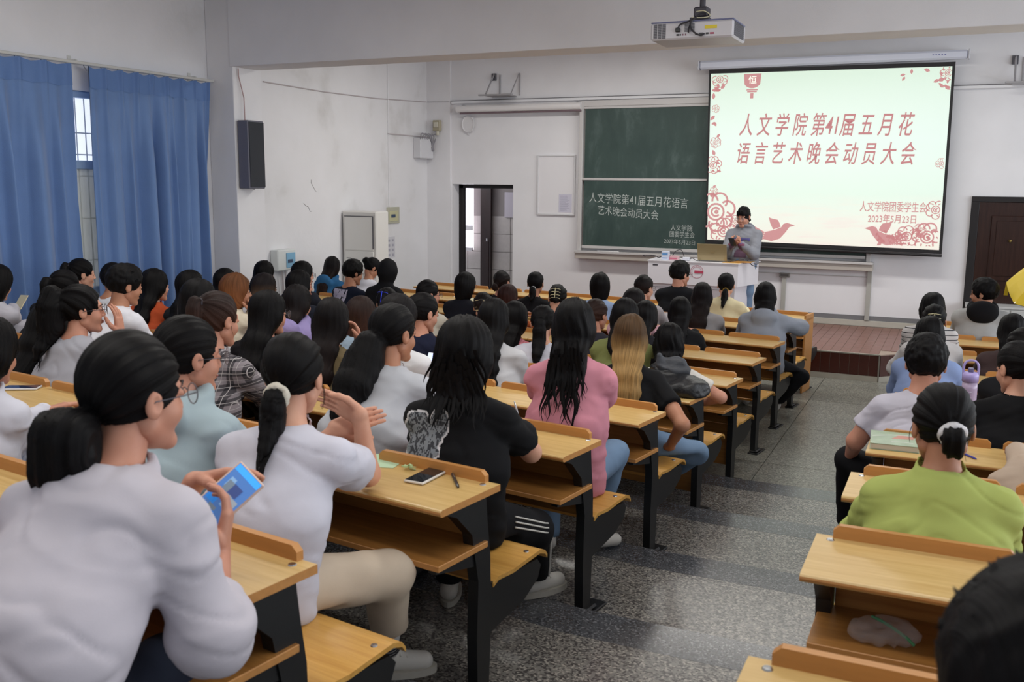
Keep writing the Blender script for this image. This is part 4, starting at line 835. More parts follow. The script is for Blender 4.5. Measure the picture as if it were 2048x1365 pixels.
def ell(P, c, r):
    p = P-np.asarray(c, F32); r = np.asarray(r, F32); k0 = np.linalg.norm(p/r, axis=1); k1 = np.linalg.norm(p/(r*r), axis=1)+1e-9
    return k0*(k0-1)/k1
def cone(P, a, b, ra, rb, sc=None):
    a = np.asarray(a, F32); b = np.asarray(b, F32)
    if sc is not None: s = np.asarray(sc, F32); P = P*s; a = a*s; b = b*s
    d = b-a; L = float(d@d)+1e-9; t = np.clip(((P-a)@d)/L, 0, 1); return np.linalg.norm(P-a-t[:, None]*d, axis=1)-(ra+(rb-ra)*t)
def smin(a, b, k):
    h = np.clip(.5+.5*(b-a)/k, 0, 1); return b*(1-h)+a*h-k*h*(1-h)
def smax(a, b, k): return -smin(-a, -b, k)
_L = RS.rand(32, 32, 32).astype(F32)*2-1
def vnoise(P, s=(1, 1, 1), off=0.):
    q = P*np.asarray(s)+off; i = np.floor(q).astype(int); f = q-i; f = f*f*(3-2*f); i0 = i & 31; i1 = (i+1) & 31; r = 0
    for a in (0, 1):
        for b in (0, 1):
            for c in (0, 1):
                w = (f[:, 0] if a else 1-f[:, 0])*(f[:, 1] if b else 1-f[:, 1])*(f[:, 2] if c else 1-f[:, 2])
                r = r+w*_L[(i1 if a else i0)[:, 0], (i1 if b else i0)[:, 1], (i1 if c else i0)[:, 2]]
    return r
def n1(x, off=0.):
    x = np.asarray(x)+off; i = np.floor(x).astype(int); f = x-i; f = f*f*(3-2*f); T = _L[3].ravel(); return T[i & 1023]*(1-f)+T[(i+1) & 1023]*f
def rotm(yaw, pitch, roll=0.):
    """yaw + turns the face to the person's right, pitch + bows it"""
    y, p, r = map(math.radians, (yaw, pitch, roll))
    Rz = np.array([[math.cos(-y), -math.sin(-y), 0], [math.sin(-y), math.cos(-y), 0], [0, 0, 1]])
    Rx = np.array([[1, 0, 0], [0, math.cos(-p), -math.sin(-p)], [0, math.sin(-p), math.cos(-p)]])
    Ry = np.array([[math.cos(r), 0, math.sin(r)], [0, 1, 0], [-math.sin(r), 0, math.cos(r)]]); return Rz@Rx@Ry

def head_sdf(p):
    """skull, face, ears; local frame, face towards +y"""
    q = p.copy(); q[:, 0] = np.abs(q[:, 0])
    d = ell(p, (0, -.012, .030), (.074, .092, .086))
    d = smin(d, ell(p, (0, .030, -.035), (.058, .058, .078)), .03)
    d = smin(d, cone(q, (.047, .002, -.058), (.010, .066, -.100), .020, .016), .022)
    d = smin(d, cone(p, (-.012, .070, -.100), (.012, .070, -.100), .014, .014), .015)
    d = smin(d, ell(q, (.036, .052, -.036), (.026, .030, .026)), .018)
    d = smin(d, cone(q, (.014, .081, .020), (.040, .068, .020), .010, .009), .014)
    d = smax(d, -ell(q, (.031, .099, .002), (.017, .013, .009)), .008)
    d = smin(d, ell(q, (.031, .080, .001), (.0135, .0115, .010)), .004)
    d = smin(d, cone(p, (0, .086, .008), (0, .101, -.030), .006, .0088), .010)
    d = smin(d, ell(q, (.011, .094, -.034), (.0075, .010, .0065)), .005)
    d = smin(d, ell(p, (0, .0865, -.060), (.020, .0075, .0045)), .004); d = smin(d, ell(p, (0, .0855, -.070), (.017, .0078, .005)), .004)
    d = smax(d, -cone(p, (-.018, .0955, -.0648), (.018, .0955, -.0648), .0018, .0018), .003)
    ear = ell(q, (.079, -.004, -.008), (.009, .019, .030)); ear = smax(ear, -ell(q, (.087, .001, -.004), (.006, .010, .017)), .005)
    return smin(d, ear, .006)

def skin_mat(name, col):
    m, nt, b = node_mat(name); N, L = nt.nodes, nt.links; c = lin(col)
    tc = N.new('ShaderNodeTexCoord'); n = N.new('ShaderNodeTexNoise'); n.inputs['Scale'].default_value = 14; n.inputs['Detail'].default_value = 5; L.new(tc.outputs['Object'], n.inputs['Vector'])
    r = ramp(N, [(.3, col), (.75, col)]); r.color_ramp.elements[0].color = (c[0]*.92, c[1]*.80, c[2]*.76, 1); r.color_ramp.elements[1].color = (min(1, c[0]*1.06), c[1]*1.06, c[2]*1.05, 1)
    L.new(n.outputs[0], r.inputs[0]); L.new(r.outputs[0], b.inputs['Base Color']); b.inputs['Roughness'].default_value = .5; b.inputs['Specular IOR Level'].default_value = .35; return m
SKIN = [skin_mat('skin_light', '#cf9f88'), skin_mat('skin_warm', '#c4907a'), skin_mat('skin_tan', '#b07f65')]
def hair_mat(name, c0, c1, hi=1.35):
    """c0 at the roots, c1 at the ends; strands follow the stored strand coordinate"""
    m, nt, b = node_mat(name); N, L = nt.nodes, nt.links
    at = N.new('ShaderNodeAttribute'); at.attribute_name = 'strand'; mp = N.new('ShaderNodeMapping'); mp.inputs['Scale'].default_value = (3.2, 1.2, 0)
    L.new(at.outputs['Vector'], mp.inputs[0]); n = N.new('ShaderNodeTexNoise'); n.inputs['Scale'].default_value = 1.; n.inputs['Detail'].default_value = 5; n.inputs['Roughness'].default_value = .7
    L.new(mp.outputs[0], n.inputs['Vector'])
    sp = N.new('ShaderNodeSeparateXYZ'); L.new(at.outputs['Vector'], sp.inputs[0]); r = ramp(N, [(.15, c0), (.85, c1)]); L.new(sp.outputs['Z'], r.inputs[0])
    mr = N.new('ShaderNodeMapRange'); mr.inputs[1].default_value = .35; mr.inputs[2].default_value = .72; mr.inputs[3].default_value = .55; mr.inputs[4].default_value = hi; L.new(n.outputs[0], mr.inputs[0])
    sc = N.new('ShaderNodeVectorMath'); sc.operation = 'SCALE'; L.new(r.outputs[0], sc.inputs[0]); L.new(mr.outputs[0], sc.inputs['Scale']); L.new(sc.outputs[0], b.inputs['Base Color'])
    bp = N.new('ShaderNodeBump'); bp.inputs['Strength'].default_value = .6; bp.inputs['Distance'].default_value = .005; L.new(n.outputs[0], bp.inputs['Height']); L.new(bp.outputs[0], b.inputs['Normal'])
    b.inputs['Roughness'].default_value = .52; b.inputs['Specular IOR Level'].default_value = .13; return m
HAIR = {'k': hair_mat('hair_black', '#0a080a', '#0b090b'), 'db': hair_mat('hair_dark_brown', '#120e10', '#2a1c18'), 'br': hair_mat('hair_brown', '#2c1f1c', '#4a3128'),
        'au': hair_mat('hair_auburn', '#5e3a22', '#8a5634', 1.5), 'au2': hair_mat('hair_dark_auburn', '#2d1816', '#46231a'), 'bl': hair_mat('hair_blond', '#4f3a26', '#9a7a4c', 1.35), 'om': hair_mat('hair_ombre', '#201a1c', '#8a6a4a')}
HAIR['bl'].node_tree.nodes['Color Ramp'].color_ramp.elements[1].position = .35
def cloth_mat(key, col, kind='plain'):
    nm = 'cloth_%s_%s' % (key, kind)
    if nm in MATS: return MATS[nm]
    m, nt, b = node_mat(nm); N, L = nt.nodes, nt.links; c = lin(col)
    tc = N.new('ShaderNodeTexCoord'); n = N.new('ShaderNodeTexNoise'); n.inputs['Scale'].default_value = 9; n.inputs['Detail'].default_value = 4; L.new(tc.outputs['Object'], n.inputs['Vector'])
    mr = N.new('ShaderNodeMapRange'); mr.inputs[1].default_value = .3; mr.inputs[2].default_value = .7; mr.inputs[3].default_value = .94; mr.inputs[4].default_value = 1.04; L.new(n.outputs[0], mr.inputs[0])
    sc = N.new('ShaderNodeVectorMath'); sc.operation = 'SCALE'; sc.inputs[0].default_value = c; L.new(mr.outputs[0], sc.inputs['Scale']); src = sc.outputs[0]
    def bands(axis, f, lo, hi):
        sp = N.new('ShaderNodeSeparateXYZ'); L.new(tc.outputs['Object'], sp.inputs[0]); mu = N.new('ShaderNodeMath'); mu.operation = 'MULTIPLY'; mu.inputs[1].default_value = f; L.new(sp.outputs[axis], mu.inputs[0])
        fr = N.new('ShaderNodeMath'); fr.operation = 'FRACT'; L.new(mu.outputs[0], fr.inputs[0]); g = N.new('ShaderNodeMath'); g.operation = 'GREATER_THAN'; g.inputs[1].default_value = lo; L.new(fr.outputs[0], g.inputs[0])
        l = N.new('ShaderNodeMath'); l.operation = 'LESS_THAN'; l.inputs[1].default_value = hi; L.new(fr.outputs[0], l.inputs[0]); q = N.new('ShaderNodeMath'); q.operation = 'MULTIPLY'; L.new(g.outputs[0], q.inputs[0]); L.new(l.outputs[0], q.inputs[1]); return q.outputs[0]
    def over(src, fac, col2):
        mx = N.new('ShaderNodeMix'); mx.data_type = 'RGBA'; L.new(fac, mx.inputs[0]); L.new(src, mx.inputs[6]); mx.inputs[7].default_value = (*lin(col2), 1); return mx.outputs[2]
    def scaled(fac, k):
        mu = N.new('ShaderNodeMath'); mu.operation = 'MULTIPLY'; mu.inputs[1].default_value = k; L.new(fac, mu.inputs[0]); return mu.outputs[0]
    if kind == 'stripes': src = over(src, bands(2, 26, .0, .16), '#25262e')
    if kind == 'plaid':
        for ax in (0, 2): src = over(src, scaled(bands(ax, 17, .0, .42), .72), '#16171d')
        for ax in (0, 2): src = over(src, scaled(bands(ax, 17, .66, .69), .7), '#c9c4c4')
        for ax in (0, 2): src = over(src, bands(ax, 17, .18, .21), '#c9c4c4')
    if kind == 'gingham':
        for ax in (0, 2): src = over(src, scaled(bands(ax, 60, .0, .5), .5), '#b8606c')
    if kind == 'stripe_pants':
        sp = N.new('ShaderNodeSeparateXYZ'); L.new(tc.outputs['Object'], sp.inputs[0])
        for a0, a1 in ((.166, .169), (.172, .175), (.178, .181)): pass
    L.new(src, b.inputs['Base Color']); b.inputs['Roughness'].default_value = .85; b.inputs['Specular IOR Level'].default_value = .2
    n2 = N.new('ShaderNodeTexNoise'); n2.noise_type = 'RIDGED_MULTIFRACTAL'; n2.inputs['Scale'].default_value = 5.5; n2.inputs['Detail'].default_value = 2; n2.inputs['Distortion'].default_value = .6; n2.inputs['Roughness'].default_value = .4; mp2 = N.new('ShaderNodeMapping'); mp2.inputs['Scale'].default_value = (.8, .8, 1.9); mp2.inputs['Rotation'].default_value = (0, .35, 0); L.new(tc.outputs['Object'], mp2.inputs[0]); L.new(mp2.outputs[0], n2.inputs['Vector'])
    n3 = N.new('ShaderNodeTexNoise'); n3.inputs['Scale'].default_value = 420; L.new(tc.outputs['Object'], n3.inputs['Vector'])
    b1 = N.new('ShaderNodeBump'); b1.inputs['Strength'].default_value = .30; b1.inputs['Distance'].default_value = .012; b1.invert = True; L.new(n2.outputs[0], b1.inputs['Height'])
    b2 = N.new('ShaderNodeBump'); b2.inputs['Strength'].default_value = .12; b2.inputs['Distance'].default_value = .002; L.new(n3.outputs[0], b2.inputs['Height']); L.new(b1.outputs[0], b2.inputs['Normal']); L.new(b2.outputs[0], b.inputs['Normal'])
    MATS[nm] = m; return m

HEADC = {}
def head_mesh(h):
    if h not in HEADC: HEADC[h] = iso(head_sdf, (-.10, -.12, -.135), (.10, .125, .13), h)
    return HEADC[h]
def arm_shell(E, Wr, d, n, curl, h, r0=.040, r1=.026, side=1, upper=None, spread=.0, closed=0.):
    """forearm, palm, four fingers of different lengths and a thumb as one surface"""
    d = d/np.linalg.norm(d); n = n-d*(n@d); n = n/np.linalg.norm(n); l = np.cross(d, n)*side   # l points to the thumb side
    kn = Wr+d*.082; segs = []
    for k, (o, ln) in enumerate(((.028, .072), (.0095, .080), (-.0095, .075), (-.027, .060))):
        b = kn+l*o*.95; dd = d+l*(spread*(1.5-k)*.35); dd /= np.linalg.norm(dd); a = curl*(.8+.1*k); p = b; ang = a*.6
        for j, f in enumerate((.45, .31, .24)):
            v = dd*math.cos(ang)+n*math.sin(ang); q = p+v*ln*f; segs.append((p, q, .0088-.0008*j, .0082-.0009*j)); p = q; ang += a
    tb = Wr+d*.022+l*.026; t1 = tb+(d*.62+l*.62+n*.45)*.038; t2 = t1+(d*.85+l*.25+n*(.35+.5*closed))*.030; t3 = t2+(d*.9+l*(-.1)+n*(.3+.6*closed))*.024
    ths = [(tb, t1, .014, .0115), (t1, t2, .0115, .0098), (t2, t3, .0098, .0080)]
    pts = [E, Wr]+[s[1] for s in segs]+[t3]+([upper] if upper is not None else [])
    lo = np.min(pts, 0)-.055; hi = np.max(pts, 0)+.055
    def f(P):
        D = cone(P, E, Wr, r0, r1)
        if upper is not None: D = smin(D, cone(P, upper, E, r0*1.18, r0), .02)
        for k in range(4): D = smin(D, cone(P, Wr+l*(.018-.012*k), kn+l*(.028-.0185*k), .0165, .0105), .012)
        F = np.full(len(P), 1., F32)
        for k in range(4):
            G = None
            for s in segs[3*k:3*k+3]:
                c = cone(P, *s); G = c if G is None else np.minimum(G, c)
            F = np.minimum(F, G)
        D = smin(D, F, .004)
        for s in ths: D = smin(D, cone(P, *s), .006)
        return D
    return iso(f, lo, hi, h)
def ik(S, T, l1, l2, pole):
    D = T-S; d = np.linalg.norm(D); m = (l1+l2)*.985
    if d > m: T = S+D/d*m; D = T-S; d = m
    u = D/d; a = (l1*l1-l2*l2+d*d)/(2*d); hgt = math.sqrt(max(l1*l1-a*a, 1e-6)); p = pole-u*(pole@u); p = p/(np.linalg.norm(p)+1e-9); return S+u*a+p*hgt, T
def ring(c, ax, R, r, n=20, m=8, sx=1.):
    ax = ax/np.linalg.norm(ax); u = np.cross(ax, (0, 0, 1.)) if abs(ax[2]) < .9 else np.cross(ax, (0, 1., 0)); u /= np.linalg.norm(u); v = np.cross(ax, u); V = []; Q = []
    for i in range(n):
        a = 2*math.pi*i/n; rad = u*math.cos(a)*sx+v*math.sin(a)
        for j in range(m): b = 2*math.pi*j/m; V.append(c+rad*(R+r*math.cos(b))+ax*r*math.sin(b))
    for i in range(n):
        for j in range(m): Q.append((i*m+j, i*m+(j+1) % m, ((i+1) % n)*m+(j+1) % m, ((i+1) % n)*m+j))
    return np.array(V), np.array(Q)
def ribbons(paths, w, side):
    """flat tapered locks: paths (n,m,3)"""
    n, m, _ = paths.shape; t = np.linspace(0, 1, m); ww = (w[:, None]*(1-t**1.6)[None]+.0004)[..., None]
    s = side[:, None, :]; A = paths-s*ww; B = paths+s*ww; C = paths+np.array([0, -1., 0])*ww*.45
    V = np.stack([A, C, B], 2).reshape(-1, 3); Q = []
    base = (np.arange(n)[:, None]*m+np.arange(m-1)[None])[..., None]*3
    for a in (0, 1):
        q = np.stack([base[..., 0]+a, base[..., 0]+a+1, base[..., 0]+a+4, base[..., 0]+a+3], -1); Q.append(q.reshape(-1, 4))
    return V, np.concatenate(Q)
GARM = {'tee': 't_shirt', 'shirt': 'sweater', 'hoodie': 'hoodie', 'jacket': 'jacket', 'polo': 'polo_shirt'}
def person(key, root, H, row, hair, hc, top, tc, label, o, stand=False, group=None):
    rs = np.random.RandomState(sum(map(ord, key))*7 % 9999); R = empty('person', root[:3], root[3], label=label, cat='person', group=group)
    near = row >= 8; far = row <= 4; hs = .0042 if o.get('big') else (.0055 if near else (.0072 if not far else .009))
    hg = .008 if o.get('big') else (.0105 if near else (.0135 if not far else .016)); hh = .0055 if o.get('big') else (.007 if near else (.009 if not far else .0105))
    ha = .0034 if near else (.0048 if not far else .006)
    male = o.get('male', 0); H = np.array(H, float); sk = SKIN[rs.randint(0, 3) if not male else 1+rs.randint(0, 2)]
    yaw = o.get('yaw', 0)+(0 if not stand else 0); pit = o.get('pitch', 3); RH = rotm(yaw, pit, o.get('roll', 0)); hsz = 1.06 if male else 1.0
    toH = lambda P: ((P-H.astype(F32))@RH.astype(F32))/hsz      # person frame -> head frame
    frH = lambda p: (np.asarray(p, float)*hsz)@RH.T+H
    bow = max(0., H[1]-.07)
    Nk = H+A_(0, -.040-.10*min(bow, .3), -.134-.0*bow); Sc = Nk+A_(0, -.028-.12*min(bow, .3), -.057)
    pz = .53 if not stand else .86; Pv = A_(Sc[0]*.3, -.01 if not stand else .0, pz)
    Md = Pv*.5+Sc*.5+A_(0, -.035-.05*min(bow, .4), 0.0); sw = .168 if male else .146; sx = 1.0/(1.55 if male else 1.45)
    if o.get('wide'): sw *= o['wide']
    ShR = Sc+A_(sw, .012, -.030); ShL = Sc+A_(-sw, .012, -.030)
    # ---- arms
    dz = .70 if row > 4 else .79
    arms = {}
    for s, nm, S in ((1, 'R', ShR), (-1, 'L', ShL)):
        Wt = np.array(o[nm]) if nm in o else A_(S[0]*.55+s*.02, max(.43, H[1]+.22), dz)
        if stand and nm not in o: Wt = A_(s*.06, .25, 1.08)
        if o.get('arms') == 'chin' and s == 1: Wt = frH((.03, .10, -.155))
        if o.get('arms') == 'chinr' and s == 1: Wt = H+A_(.13, .06, -.12)
        E, Wt = ik(S, Wt, .265, .235, A_(s*.5, -.25, -1.)) if nm+'E' not in o else (np.array(o[nm+'E']), Wt)
        if nm+'E' in o:
            v = E-S; L = np.linalg.norm(v); E = S+v/L*np.clip(L, .22, .33); v = Wt-E; L = np.linalg.norm(v); Wt = E+v/L*np.clip(L, .19, .27)
        arms[s] = (S, E, Wt)
    # ---- body: head, neck, trunk core, arms with hands
    V, Q = head_mesh(hs); V = (V*hsz)@RH.T+H; Vs = [V]; Qs = [Q]; n0 = len(V)
    nr = .058 if male else .047
    a, b = frH((0, -.018, -.05)), Nk+A_(0, -.005, -.02)
    def fn(P): return smin(cone(P, a, b, nr, nr*1.04), cone(P, Sc+A_(0, 0, .0), Md, .07, .06, (.62, 1, 1)), .05)
    lo = np.minimum(a, Md)-.13; hi = np.maximum(a, Sc)+.10
    V, Q = iso(fn, lo, hi, hs*1.8); Vs.append(V); Qs.append(Q+n0); n0 += len(V)
    for s, (S, E, Wt) in arms.items():
        d = Wt-E; d = d/np.linalg.norm(d); hd = d*.8+A_(-s*.3, .35, .0); nn = A_(-s*.15, 0, -1.) ; curl = .45; sp = 0; cl = .2
        m = o.get('hand')
        if o.get('arms') in ('chin', 'chinr') and s == 1: hd = A_(-.2, -.1, 1.); nn = A_(-.6, -.6, 0); curl = .6
        if m == 'clasp': hd = A_(-s*.85, .25, .35); nn = A_(0, -.9 if s > 0 else .6, -.35); curl = .18
        if m == 'phone': hd = (A_(.12, .30, .9) if s > 0 else A_(.9, .25, .25)); nn = (A_(-.85, -.25, .2) if s > 0 else A_(.1, -.3, -.9)); curl = .62 if s > 0 else .35; cl = .8
        if m == 'hold': hd = A_(-s*.7, .5, .35); nn = A_(-s*.3, -.25, .8); curl = .62; cl = .7
        if key == 'a34' and s == 1: hd = A_(-.15, .1, 1.); nn = A_(-.8, -.3, .1); curl = .25; sp = .5
        if key == 'R5' and s == -1: hd = A_(-.1, .8, -.5); nn = A_(.2, -.3, -1.); curl = .35
        sleeve = top != 'tee'
        V, Q = arm_shell(E, Wt, hd, nn, curl, ha, .042 if male else .037, .027 if male else .0235, side=s*(1 if True else 1), upper=None if sleeve else S*.35+E*.65, spread=sp, closed=cl)
        Vs.append(V); Qs.append(Q+n0); n0 += len(V)
    me = np_mesh('body', np.concatenate(Vs), np.concatenate(Qs), sk); body = link('body', me, R)
    # ---- top garment
    cm = cloth_mat(key, tc, 'plaid' if o.get('plaid') else 'stripes' if o.get('stripes') else 'gingham' if key == 'c60' else 'plain')
    lo_z = .425 if not stand else .80
    loose = {'tee': .010, 'shirt': .014, 'hoodie': .022, 'jacket': .018, 'polo': .018}[top]*(.6 if stand else 1)+(.003 if o.get('big') else 0)
    hood = top == 'hoodie'; slr = {'tee': .060, 'shirt': .043, 'hoodie': .048, 'jacket': .046, 'polo': .050}[top]
    def fs(P):
        D = cone(P, Pv+A_(0, 0, -.06), Md, .122, .108, (sx, 1, 1)); D = smin(D, cone(P, Md, Sc+A_(0, .015, -.055), .108, .098, (sx, 1, 1)), .06)
        D = smin(D, cone(P, Sc+A_(0, .0, -.01), Nk+A_(0, -.006, -.026), .068, .052), .05)
        for s, (S, E, Wt) in arms.items():
            D = smin(D, cone(P, Sc+A_(s*.045, 0, .0), S, .056, .050), .03)
            if top == 'tee':
                E2 = S*.42+E*.58; c = cone(P, S, E2+(E2-S)*.05, .050, slr); ax = (E-S)/np.linalg.norm(E-S); c = smax(c, ((P-E2.astype(F32))@ax.astype(F32)), .008); D = smin(D, c, .022)
            else:
                v = Wt-E; cut = Wt-v*(.04 if not o.get('pushed') else .55); c = smin(cone(P, S, E, .052, slr), cone(P, E, cut, slr, slr*.72), .03)
                if o.get('pushed') and s == 1: c = smin(c, ell(P, E+v*.12, (.062, .062, .062)), .03)
                D = smin(D, c, .022)
        D = D-loose
        if hood and hair != 'hoodup':
            D = smin(D, ell(P, Sc+A_(0, -.095, .035), (.112, .052, .082)), .03)
            rr = P-(Nk+A_(0, -.012, .004)).astype(F32); q = np.sqrt((np.hypot(rr[:, 0]*.95, rr[:, 1])-.080)**2+(rr[:, 2]-rr[:, 1]*.35)**2)-.026; D = smin(D, q, .02)
            D = smax(D, -ell(P, Nk+A_(0, -.045, .065), (.055, .05, .06)), .015)
        if hair == 'hoodup':
            p = toH(P); D = smin(D, smax(ell(p, (0, -.018, .012), (.103, .125, .135)), -ell(p, (0, .12, -.02), (.072, .10, .11)), .01), .05)
        if top == 'polo':
            rr = P-(Nk+A_(0, -.004, .010)).astype(F32); q = np.maximum(np.abs(np.hypot(rr[:, 0], rr[:, 1])-.066)-.007, np.abs(rr[:, 2]-rr[:, 1]*.25-.002)-.022); D = smin(D, q, .012)
        else:
            if not hood:
                rr = P-(Nk+A_(0, -.004, -.004)).astype(F32); q = np.sqrt((np.hypot(rr[:, 0], rr[:, 1])-.067)**2+(rr[:, 2]+.006-rr[:, 1]*.45)**2)-.009; D = smin(D, q, .010)
        D = smax(D, -cone(P, Nk+A_(0, .004, .015), Nk+A_(0, .02, .14), nr+.009, nr+.02), .006) if not hood and hair != 'hoodup' else D
        return smax(D, lo_z-P[:, 2], .012)
    pts = [Pv, Md, Sc, ShR, ShL]+[x for s in arms for x in (arms[s][1],)+((arms[s][2],) if top != 'tee' else ())]+([H+A_(0, 0, .08)] if hair == 'hoodup' else [])
    lo = np.min(pts, 0)-A_(.14, .17, .10); hi = np.max(pts, 0)+A_(.14, .16, .13); lo[0] = min(lo[0], -.27); hi[0] = max(hi[0], .27); lo[2] = lo_z-.03
    V, Q = iso(fs, lo, hi, hg); V = smooth(V, Q, 1); Nn = vnorm(V, Q)
    off = rs.uniform(0, 30); f1 = vnoise(V+.02*np.stack([vnoise(V, (8, 8, 8), off+7)]*3, 1), (6, 5, 19), off); f2 = vnoise(V, (15, 13, 40), off+5); f3 = 1-2.6*np.abs(vnoise(V+.03*np.stack([vnoise(V, (6, 6, 6), off+2)]*3, 1), (4.5, 4.5, 10), off+9))
    am = .0075
    wq = V+.035*np.stack([vnoise(V, (7, 7, 7), off+21), vnoise(V, (7, 7, 7), off+31), vnoise(V, (7, 7, 7), off+41)], 1); wq[:, 2] += .45*np.abs(wq[:, 0])
    f4 = np.clip(1-3.4*np.abs(vnoise(wq, (7, 7, 22), off+15)), 0, 1)
    V = V+Nn*((f1*.45+f2*.32+np.clip(f3, -.4, 1)*.75-(.62 if not far else .3)*f4)*am)[:, None]
    garment = link(GARM[top], np_mesh(GARM[top], V, Q, cm), R); gV, gQ = V, Q
    if o.get('hoodc'):
        def fhd(P):
            D = ell(P, Sc+A_(0, -.100, .045), (.118, .056, .090)); rr = P-(Nk+A_(0, -.012, .010)).astype(F32); return smin(D, np.sqrt((np.hypot(rr[:, 0]*.95, rr[:, 1])-.080)**2+(rr[:, 2]-rr[:, 1]*.35)**2)-.032, .02)-.012
        V, Q = iso(fhd, Sc-A_(.19, .22, .1), Sc+A_(.19, .15, .2), .011); link('hood', np_mesh('hood', V, Q, cloth_mat(key+'h', o['hoodc'])), R, label='black hood')
    # ---- trousers, shoes
    lc = {'cream': '#c9b8a4', 'track': '#121216', 'jeans': '#6f87a3', 'black': '#101014', 'dark': '#17171c'}.get(o.get('legs'), ['#1d2230', '#17171b', '#5d7391', '#2b2b33'][rs.randint(0, 4)])
    hl = .016 if not near else .013
    kn = {}; an = {}
    for s in (1, -1):
        if stand: hp, kn[s], an[s] = A_(s*.085, 0, .84), A_(s*.09, .02, .46), A_(s*.095, -.01, .09)
        else:
            hp = A_(Pv[0]+s*.085, .02, .505); kn[s] = A_(Pv[0]+s*.115, .43, .50); an[s] = A_(Pv[0]+s*.12, .42+rs.uniform(-.10, .08), .09)
            kk = 'R' if s == 1 else 'L'
            if kk+'K' in o: v = np.array(o[kk+'K'])-hp; kn[s] = hp+v/np.linalg.norm(v)*np.clip(np.linalg.norm(v), .34, .50)
            if kk+'F' in o: v = np.array(o[kk+'F'])-kn[s]; an[s] = kn[s]+v/np.linalg.norm(v)*np.clip(np.linalg.norm(v), .34, .46)
        an[(s, 'hp')] = hp
    wl_ = 1.12 if o.get('legs') in ('cream', 'track') else 1.
    def fl_(P):
        D = ell(P, (Pv[0], .0, pz-.03), (.165, .125, .12))
        for s in (1, -1):
            D = smin(D, cone(P, an[(s, 'hp')], kn[s], .088, .066*wl_), .05); c = cone(P, kn[s], an[s], .062*wl_, .050*wl_); D = smin(D, c, .035)
        if not stand: D = smax(D, .437-P[:, 2]-np.clip((P[:, 1]-.10)*3, 0, 1), .01)
        return smax(D, (.085 if key != 'a30' else .20)-P[:, 2], .01)
    pts = [an[(s, 'hp')] for s in (1, -1)]+[kn[1], kn[-1], an[1], an[-1]]; V, Q = iso(fl_, np.min(pts, 0)-A_(.13, .15, .05), np.max(pts, 0)+A_(.13, .12, .14), hl)
    Nn = vnorm(V, Q); V = V+Nn*((vnoise(V, (14, 12, 12), off)+1-2*np.abs(vnoise(V, (8, 8, 9), off+3)))*.004)[:, None]
    link('trousers', np_mesh('trousers', V, Q, cloth_mat(lc[1:], lc)), R)
    if o.get('legs') == 'track':
        for dz_ in (-.016, 0, .016):
            pa = []
            for t in np.linspace(.25, .97, 22):
                a_, b_, ra_, rb_ = (an[(1, 'hp')], kn[1], .088, .074) if t < .6 else (kn[1], an[1], .070, .056)
                q_ = (t-.1)/.5 if t < .6 else (t-.6)/.4; c_ = a_+(b_-a_)*q_; r_ = ra_+(rb_-ra_)*q_; d_ = (b_-a_)/np.linalg.norm(b_-a_); ov = A_(1, -.15, .15); ov = ov-d_*(ov@d_); ov /= np.linalg.norm(ov); si = np.cross(d_, ov); pa.append(c_+(ov*math.cos(dz_*14)+si*math.sin(dz_*14))*(r_+.004))
            MB().tube(bez(pa, 40), .0036, 6).build('side_stripe', mat('stripe_white', '#cfcdc8', .7), R, smooth=True)
    shc = mat('shoe_'+('white' if o.get('legs') else 'dark'), '#c9c6c0' if o.get('legs') else '#3a3a40', .6)
    for s in (1, -1):
        A = an[s]; fw = A_(s*.12, 1, 0); fw /= np.linalg.norm(fw)
        if s == 1 and 'RFd' in o: fw = np.array(o['RFd'], float); fw /= np.linalg.norm(fw)
        def fsh(P):
            D = smin(cone(P, A+A_(0, -.0, -.035)-fw*.035, A+A_(0, 0, -.048)+fw*.12, .038, .032), cone(P, A, A+A_(0, 0, .035), .034, .033), .02); return smax(D, (A[2]-.088)-P[:, 2], .006)
        V, Q = iso(fsh, A-A_(.2, .2, .1), A+A_(.2, .24, .09), .009 if near else .013); sh = link('shoe', np_mesh('shoe', V, Q, shc), R)
        if near and o.get('legs'):
            so = MB(); c_ = A+fw*.04; lx_ = np.array([fw[1], -fw[0], 0]); ang = np.linspace(0, 2*math.pi, 20, endpoint=False); prof = [c_+fw*.125*math.cos(t)+lx_*.046*math.sin(t)*(1+.1*math.cos(t)) for t in ang]
            so.add([(p[0], p[1], A[2]-.088) for p in prof]+[(p[0], p[1], A[2]-.064) for p in prof], [tuple(range(20))[::-1], tuple(range(20, 40))]+[(i, (i+1) % 20, 20+(i+1) % 20, 20+i) for i in range(20)]); so.build('sole', mat('sole_rubber', '#aaa69d', .6), sh)
            for q in range(4): p = A+fw*(.02+.022*q)+A_(0, 0, -.008-.006*q); MB().tube(bez([p-lx_*.026, p+A_(0, 0, .009), p+lx_*.026], 8), .0028, 5).build('lace', mat('lace_white', '#d3d0ca', .7), sh)
        if key == 'a30':
            k_ = kn[s]; d_ = (k_-A)/np.linalg.norm(k_-A); MB().tube([A-d_*.02, A+d_*.10, A+d_*.20], [.036, .037, .050], 14).build('shin', sk, R, smooth=True)
            sk_ = MB().tube([A-d_*.02, A+d_*.04, A+d_*.12], [.040, .040, .042], 14).build('sock', mat('sock_white', '#c8c6c4', .8, bump=.3, bscale=200), R, smooth=True)
            for q in range(4): MB().tube([A+d_*(.02+.016*q), A+d_*(.026+.016*q)], .0432, 14).build('sock_stripe', mat('sock_black', '#26262b', .8), sk_)
    # ---- hair
    hm = HAIR[hc]; tb = {'short': .016, 'bob': .020, 'long': .015}.get(hair, .009)+o.get('fluff', 0)
